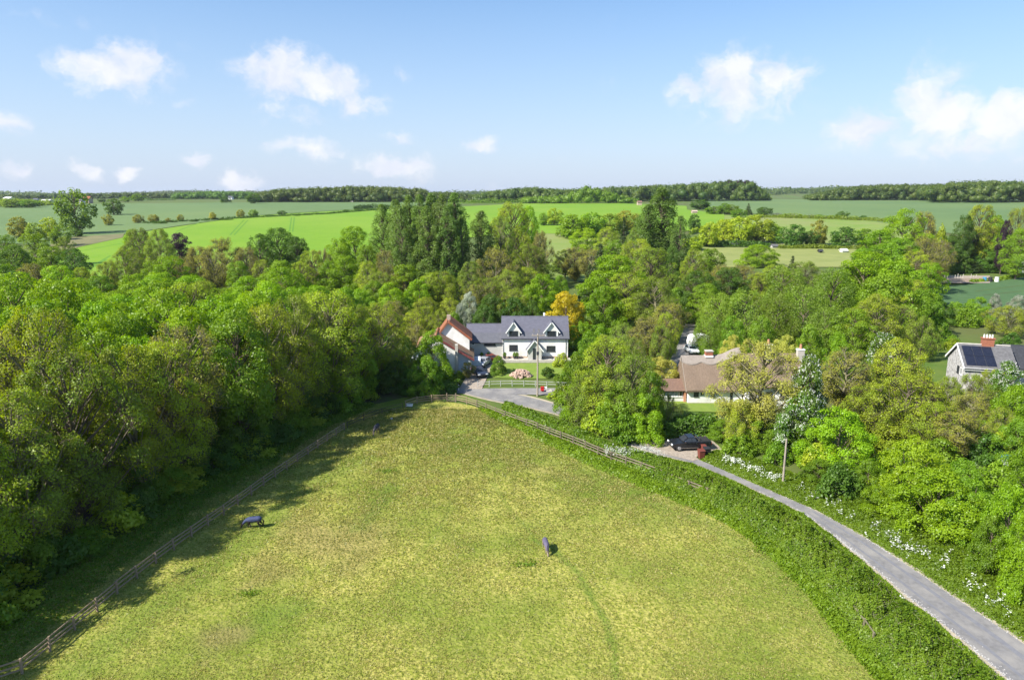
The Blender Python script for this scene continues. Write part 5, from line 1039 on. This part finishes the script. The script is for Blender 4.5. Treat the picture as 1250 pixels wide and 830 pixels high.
def stones():
    r = np.random.default_rng(77); L = ROAD_L[:8]; R_ = ROAD_R[:8]; n = 900; k = r.integers(0, 7, n); t = r.random(n)[:, None]; k = np.where(r.random(n) < .6, np.clip(k, 0, 4), k)
    A = np.array(L); B = np.array(R_); P = A[k]*(1-t)+A[k+1]*t; Q = B[k]*(1-t)+B[k+1]*t; f = np.where(r.random(n) < .8, np.abs(r.normal(0, .055, n)), 1-np.abs(r.normal(0, .03, n)))[:, None]; X = P*(1-f)+Q*f
    tet = np.array([(1,0,0),(-.5,.85,0),(-.5,-.85,0),(0,0,.9)]); s = r.uniform(.03, .085, n); a = r.uniform(0, 6.28, n); c, d = np.cos(a), np.sin(a)
    V = np.stack([(tet[None, :, 0]*c[:, None]-tet[None, :, 1]*d[:, None]), (tet[None, :, 0]*d[:, None]+tet[None, :, 1]*c[:, None]), np.broadcast_to(tet[None, :, 2], (n, 4))], -1)*s[:, None, None]+np.concatenate([X[:, :2], (HH(0, X[:, 1])+.075)[:, None]], 1)[:, None]
    F = (np.array([(0,1,3),(1,2,3),(2,0,3)])[None]+(np.arange(n)*4)[:, None, None]).reshape(-1, 3); tag(link('road_stones', npmesh('road_stones', V.reshape(-1, 3), F, mat='road_stone')), kind='stuff')
stones()
# paddock sward: tufts as real blades, thinning out with distance
def sward():
    r = np.random.default_rng(31); n = 330000
    y = 38 + 62*r.random(n)**1.5; xl = np.interp(y, [38,54,66,80,92,102], [-38,-36,-34,-30,-26,-20]); hi = np.array([p[:2] for p in HEDGE_IN]); o = np.argsort(hi[:, 1]); xr_ = np.interp(y, hi[o, 1], hi[o, 0])
    x = xl+(xr_-xl)*r.random(n); m = lump(x*1.6, y*1.6)+.7*lump(x*.35+5, y*.35); k = r.random(n) < np.clip(.5+.45*m, .08, 1); x, y, m = x[k], y[k], m[k]; n = len(x)
    s = np.clip(y/55, .8, 1.8); P = np.stack([x, y, HH(0, y)+.09+.05*lump(x, y)+.05*s], 1); Nn = nrm(np.stack([r.normal(0, .8, n), r.normal(0, .8, n), np.full(n, .55)], 1))
    V, F, T_ = leaves(P, Nn, r.uniform(.11, .25, n)*s, r, np.clip(.45+.3*m+r.normal(0, .25, n), 0, 1), .35)
    tag(link('grass_tufts', npmesh('grass_tufts', V, F, T_, 'leaf_tuft')), kind='stuff')
    # darker weed clumps here and there
    C = np.array([G(*p) for p in [(473,577),(305,728),(985,722),(972,708),(932,674),(1010,742),(640,692),(1052,792),(968,690)]])
    q = C[r.integers(0, len(C), 1500)]; q = q+np.concatenate([r.normal(0, .5, (len(q), 2))*np.array([1.3, .7]), np.zeros((len(q), 1))], 1); q[:, 2] = HH(0, q[:, 1])+r.uniform(.08, .34, len(q))
    V, F, T_ = leaves(q, nrm(r.normal(0, .6, q.shape)+np.array([0, 0, .7])), r.uniform(.12, .28, len(q)), r, r.random(len(q)), .5); tag(link('weed_clumps', npmesh('weed_clumps', V, F, T_, 'leaf_hedge')), kind='stuff')
sward()
leafstrip('rough_grass', [(-35,30,0),(-34.5,44,0),(-34,54,0),(-32.5,66,0),(-28.5,80,0),(-25.5,92,0),(-21,102,0)], [(-44,30,0),(-43,44,0),(-41,54,0),(-39,66,0),(-35,80,0),(-30,92,0),(-25,102,0)], .4, 52000, .2, 'hedge', 14, None, None, 'stuff', False, .5, 3, up=.5)
# hedgerows between the far fields
def hedgerow(pts, w, h, nl, leaf, seed, label):
    P = [p[:2] for p in GL(pts)]; a = [(p[0], p[1]-w/2) for p in P]; b = [(p[0], p[1]+w/2) for p in P]; r = np.random.default_rng(seed)
    def samp(pts, t):
        p = np.array(pts, float); s = np.concatenate([[0], np.cumsum(np.linalg.norm(np.diff(p, axis=0), axis=1))]); s /= s[-1]; return np.stack([np.interp(t, s, p[:, 0]), np.interp(t, s, p[:, 1])], 1)
    u = r.random(nl); v = r.random(nl); X = samp(a, u)*(1-v[:, None])+samp(b, u)*v[:, None]; hh = h*(1-np.abs(2*v-1)**2.5)*(1+.35*lump(X[:, 0]*.25, X[:, 1]*.1)); z = hh*r.uniform(.2, 1.1, nl)+HH(0, X[:, 1])+.3
    V, F, T_ = leaves(np.stack([X[:, 0], X[:, 1], z], 1), nrm(r.normal(0, .6, (nl, 3))+np.array([0, -.4, .7])), r.uniform(.5, 1.2, nl), r, r.random(nl)); tag(link('hedgerow', npmesh('hedgerow', V, F, T_, 'leaf_'+leaf)), label, 'hedge')
hedgerow([(930,266),(1000,268),(1060,270),(1110,274)], 3, 2.6, 5000, 'ash', 41, 'thin far hedge below the wide pale field on the right')
hedgerow([(858,300),(880,301),(940,301.5)], 4, 2.2, 4000, 'dark', 42, 'dark hedge under the row of olive trees')
hedgerow([(950,304),(1000,304),(1080,305)], 3, 1.6, 4000, 'ash', 43, 'low hedge along the top of the dry pasture')
hedgerow([(180,273.5),(300,267),(400,262),(490,255)], 3, 1.4, 5000, 'dark', 44, 'low dark hedge between the bright and the pale field')
hedgerow([(842,287),(880,276),(930,266)], 4, 2.5, 5000, 'ash', 45, 'slanting brownish hedge rising right to the pale field')
hedgerow([(560,249.5),(640,248),(740,247.5),(780,249)], 8, 5, 6000, 'green', 46, 'leafy hedge along the top of the far bright field')
hedgerow([(480,254),(455,254.5),(432,256)], 5, 3.5, 2500, 'dark', 47, 'short dark hedge left of the poplar stand')
hedgerow([(155,245),(180,245.2),(215,244.8)], 8, 3, 2500, 'dark', 48, 'dark hedge line on the far left plain')
hedgerow([(1185,346),(1215,344),(1250,338)], 2, 1.0, 2500, 'verge', 49, 'low grassy bank above the dark crop field')
# ------------------------------------------------------------------ far woods: one mass each
def wood(name, pts, depth, h, nt, seed, leaf='farw', cw=14, conif=0, lab=None):
    r = np.random.default_rng(seed); P = np.array([G(*p)[:2] for p in pts]); s = np.concatenate([[0], np.cumsum(np.linalg.norm(np.diff(P, axis=0), axis=1))]); s /= s[-1]
    u = (np.arange(nt)+r.random(nt))/nt; u = r.permutation(u); X = np.stack([np.interp(u, s, P[:, 0]), np.interp(u, s, P[:, 1])], 1); dd = depth*np.maximum(r.random(nt), 0)**1.2; X[:, 1] += dd
    X[:, 0] *= (1+dd/np.maximum(X[:, 1], 1)); g = HH(0, X[:, 1]); px_ = np.interp(u, s, [p[0] for p in pts]); row = np.interp(px_, [p[0] for p in h], [p[1] for p in h]); dz = X[:, 1]*cp; H = np.maximum(CAMZ - dz*(sp+(row-415)/FPX*cp)/(cp-(row-415)/FPX*sp)/cp - g, 6)*np.where(r.random(nt) < .3, r.uniform(.93, 1.06, nt), r.uniform(.7, .97, nt)) + r.normal(0, .5, nt); W2 = cw*r.uniform(.55, 1.35, nt)/2
    nL = 58; q = np.repeat(np.arange(nt), nL); d = nrm(r.normal(size=(len(q), 3))+np.array([0, -.35, .45])); fr = (.8+.25*r.random(len(q)))
    lumpy = 1+.30*np.sin(d[:, 0]*7+q)*np.cos(d[:, 2]*6+q*2)
    low = (r.random(nt) < .35); H = np.where(low, H*r.uniform(.35, .8, nt), H); X[low, 1] -= 9; vr = np.minimum(H*.5, W2*r.uniform(.75, 1.15, nt)); C = np.stack([X[q, 0], X[q, 1], g[q]+H[q]-vr[q]], 1); Pq = C + d*np.stack([W2[q], W2[q], vr[q]], 1)*(fr*lumpy)[:, None]
    V, F, T_ = leaves(Pq, nrm(d+r.normal(0, .35, d.shape)), r.uniform(.17, .34, len(q))*cw*.5, r, np.clip(r.random(nt)[q]*.8+r.random(len(q))*.2, 0, 1), .8)
    # solid inner crowns so no sky shows through the mass
    ico = bmesh.new(); bmesh.ops.create_icosphere(ico, subdivisions=1, radius=1); iv = np.array([v.co[:] for v in ico.verts]); fi = np.array([[v.index for v in f.verts] for f in ico.faces]); ico.free()
    CV = (iv[None]*np.stack([W2*.74, W2*.74, vr*.76], 1)[:, None]+np.stack([X[:, 0], X[:, 1], g+H-vr], 1)[:, None]); CF = (fi[None]+(np.arange(nt)*len(iv))[:, None, None]).reshape(-1, 3); CF = np.concatenate([CF, CF[:, 2:3]], 1)
    # keep triangles as triangles: build with from_pydata-free path (quad leaves + tri cores in one mesh)
    Vall = np.concatenate([V, CV.reshape(-1, 3)]); me = bpy.data.meshes.new(name); me.vertices.add(len(Vall)); me.vertices.foreach_set('co', Vall.astype(np.float32).ravel())
    tri = CF[:, :3]+len(V); li = np.concatenate([F.ravel(), tri.ravel()]); me.loops.add(len(li)); me.loops.foreach_set('vertex_index', li.astype(np.int32)); me.polygons.add(len(F)+len(tri))
    me.polygons.foreach_set('loop_start', np.concatenate([np.arange(len(F))*4, len(F)*4+np.arange(len(tri))*3]).astype(np.int32)); a = me.attributes.new('tint', 'FLOAT', 'POINT'); a.data.foreach_set('value', np.concatenate([T_, np.repeat(r.random(nt)*.8, len(iv))]).astype(np.float32)); me.update(calc_edges=True); me.materials.append(MATS['leaf_'+leaf])
    tag(link(name, me), kind='stuff')
wood('far_wood', [(308,247.5),(400,247.2),(520,247)], 170, [(308,238),(330,232),(365,230),(400,229),(430,227.5),(470,228.5),(520,231)], 900, 51)
wood('far_wood', [(572,248),(700,247),(840,246),(936,245.6)], 190, [(572,239),(600,233),(640,229),(700,231),(760,228),(820,226),(870,222.5),(915,222),(928,229),(936,238)], 1400, 52)
wood('far_wood', [(868,245.6),(918,245.2)], 120, [(868,223),(890,219.5),(905,220),(918,223)], 120, 53, 'con', 8)
wood('far_wood', [(880,245.6),(915,245.2)], 120, [(880,224),(900,220),(915,222)], 26, 63, 'purp', 8)
wood('far_wood', [(990,245.2),(1060,245.0),(1150,245)], 220, [(990,239),(1010,234),(1040,228.5),(1070,226),(1110,225.5),(1150,225)], 1000, 54)
wood('far_wood', [(1130,248),(1190,248),(1245,247.7),(1340,247)], 180, [(1130,229),(1150,226),(1165,222.5),(1200,221.5),(1245,222),(1340,223)], 900, 55)
wood('far_wood', [(640,249),(700,248.8),(770,248.6)], 40, [(640,241),(690,238),(715,226.5),(730,230),(770,241)], 90, 56, 'green', 13)
wood('far_wood', [(212,243.6),(318,243.4)], 200, [(212,236),(250,233.5),(300,234),(318,237)], 320, 57, 'dark', 14)
wood('far_wood', [(-40,243.6),(90,243.2),(215,243)], 300, [(-40,238),(60,237),(150,235.5),(215,236)], 420, 58, 'farw', 15)
wood('far_wood', [(-60,255),(10,253.5),(62,251.5)], 60, [(-60,243),(20,242),(62,246)], 80, 59, 'ash', 11)
wood('far_wood', [(520,247),(575,247.5)], 120, [(520,236),(548,234.5),(575,238)], 180, 60)
def ridge(y, x0, x1, h, seed, nt, th):
    """wooded rise on the far horizon"""
    r = np.random.default_rng(seed); n = 120; xs = np.linspace(x0, x1, n); t = np.linspace(0, 1, n); z = 29+h*np.sin(np.pi*t)**.7*(1+.15*np.sin(t*17+seed)); D = 260
    V = []; 
    for k, (yy, f) in enumerate(((y-D, 0), (y-D*.6, .55), (y, 1), (y+D, .9), (y+2*D, 0))): V += [(x, yy, 28.5+(zz-28.5)*f) for x, zz in zip(xs, z)]
    I = np.arange(n*5).reshape(5, n); F = np.stack([I[:-1, :-1], I[:-1, 1:], I[1:, 1:], I[1:, :-1]], -1).reshape(-1, 4)
    tag(link('hills', npmesh('hills', np.array(V), F, mat='ground_grass', smooth=True)), kind='structure')
    q = r.uniform(0, 1, nt); f = r.uniform(0, 1, nt); X = x0+(x1-x0)*q; Y = y-D*.6+f*D*.8; Z = np.interp(q, t, z)*(.62+.38*f)+ (1-.62-.38*f)*28.5
    P = np.repeat(np.stack([X, Y, Z], 1), 10, 0)+r.normal(0, 1, (nt*10, 3))*np.array([7, 7, th*.3])+np.array([0, 0, th*.5]); V, F, T_ = leaves(P, nrm(r.normal(0, .5, P.shape)+np.array([0, -.6, .6])), r.uniform(4, 9, len(P)), r, r.random(len(P)), .8)
    tag(link('far_wood', npmesh('far_wood', V, F, T_, 'leaf_farw')), kind='stuff')
ridge(3300, -1900, -1000, 16, 1, 900, 14); ridge(4200, -3400, -1500, 10, 2, 900, 12); ridge(3600, -1100, 200, 9, 3, 800, 12); ridge(2600, 820, 1500, 24, 4, 900, 14); ridge(3200, -600, 1200, 18, 5, 900, 14); ridge(2500, -2300, -1600, 10, 6, 400, 12)
# ------------------------------------------------------------------ haze
def haze():
    mb = MB(); mb.box(-5200, 5200, -250, 5400, -1.5, 76); me = mb.mesh('haze', 'dark_trim'); me.materials.clear()
    m = bpy.data.materials.new('haze'); m.use_nodes = True; t = m.node_tree; t.nodes.clear(); v = N(t, 'ShaderNodeVolumePrincipled'); v.inputs['Color'].default_value = (.80, .88, 1, 1); v.inputs['Density'].default_value = 5.5e-5; v.inputs['Anisotropy'].default_value = .3
    o = N(t, 'ShaderNodeOutputMaterial'); t.links.new(v.outputs[0], o.inputs['Volume']); me.materials.append(m); tag(link('haze', me), kind='stuff')
haze()
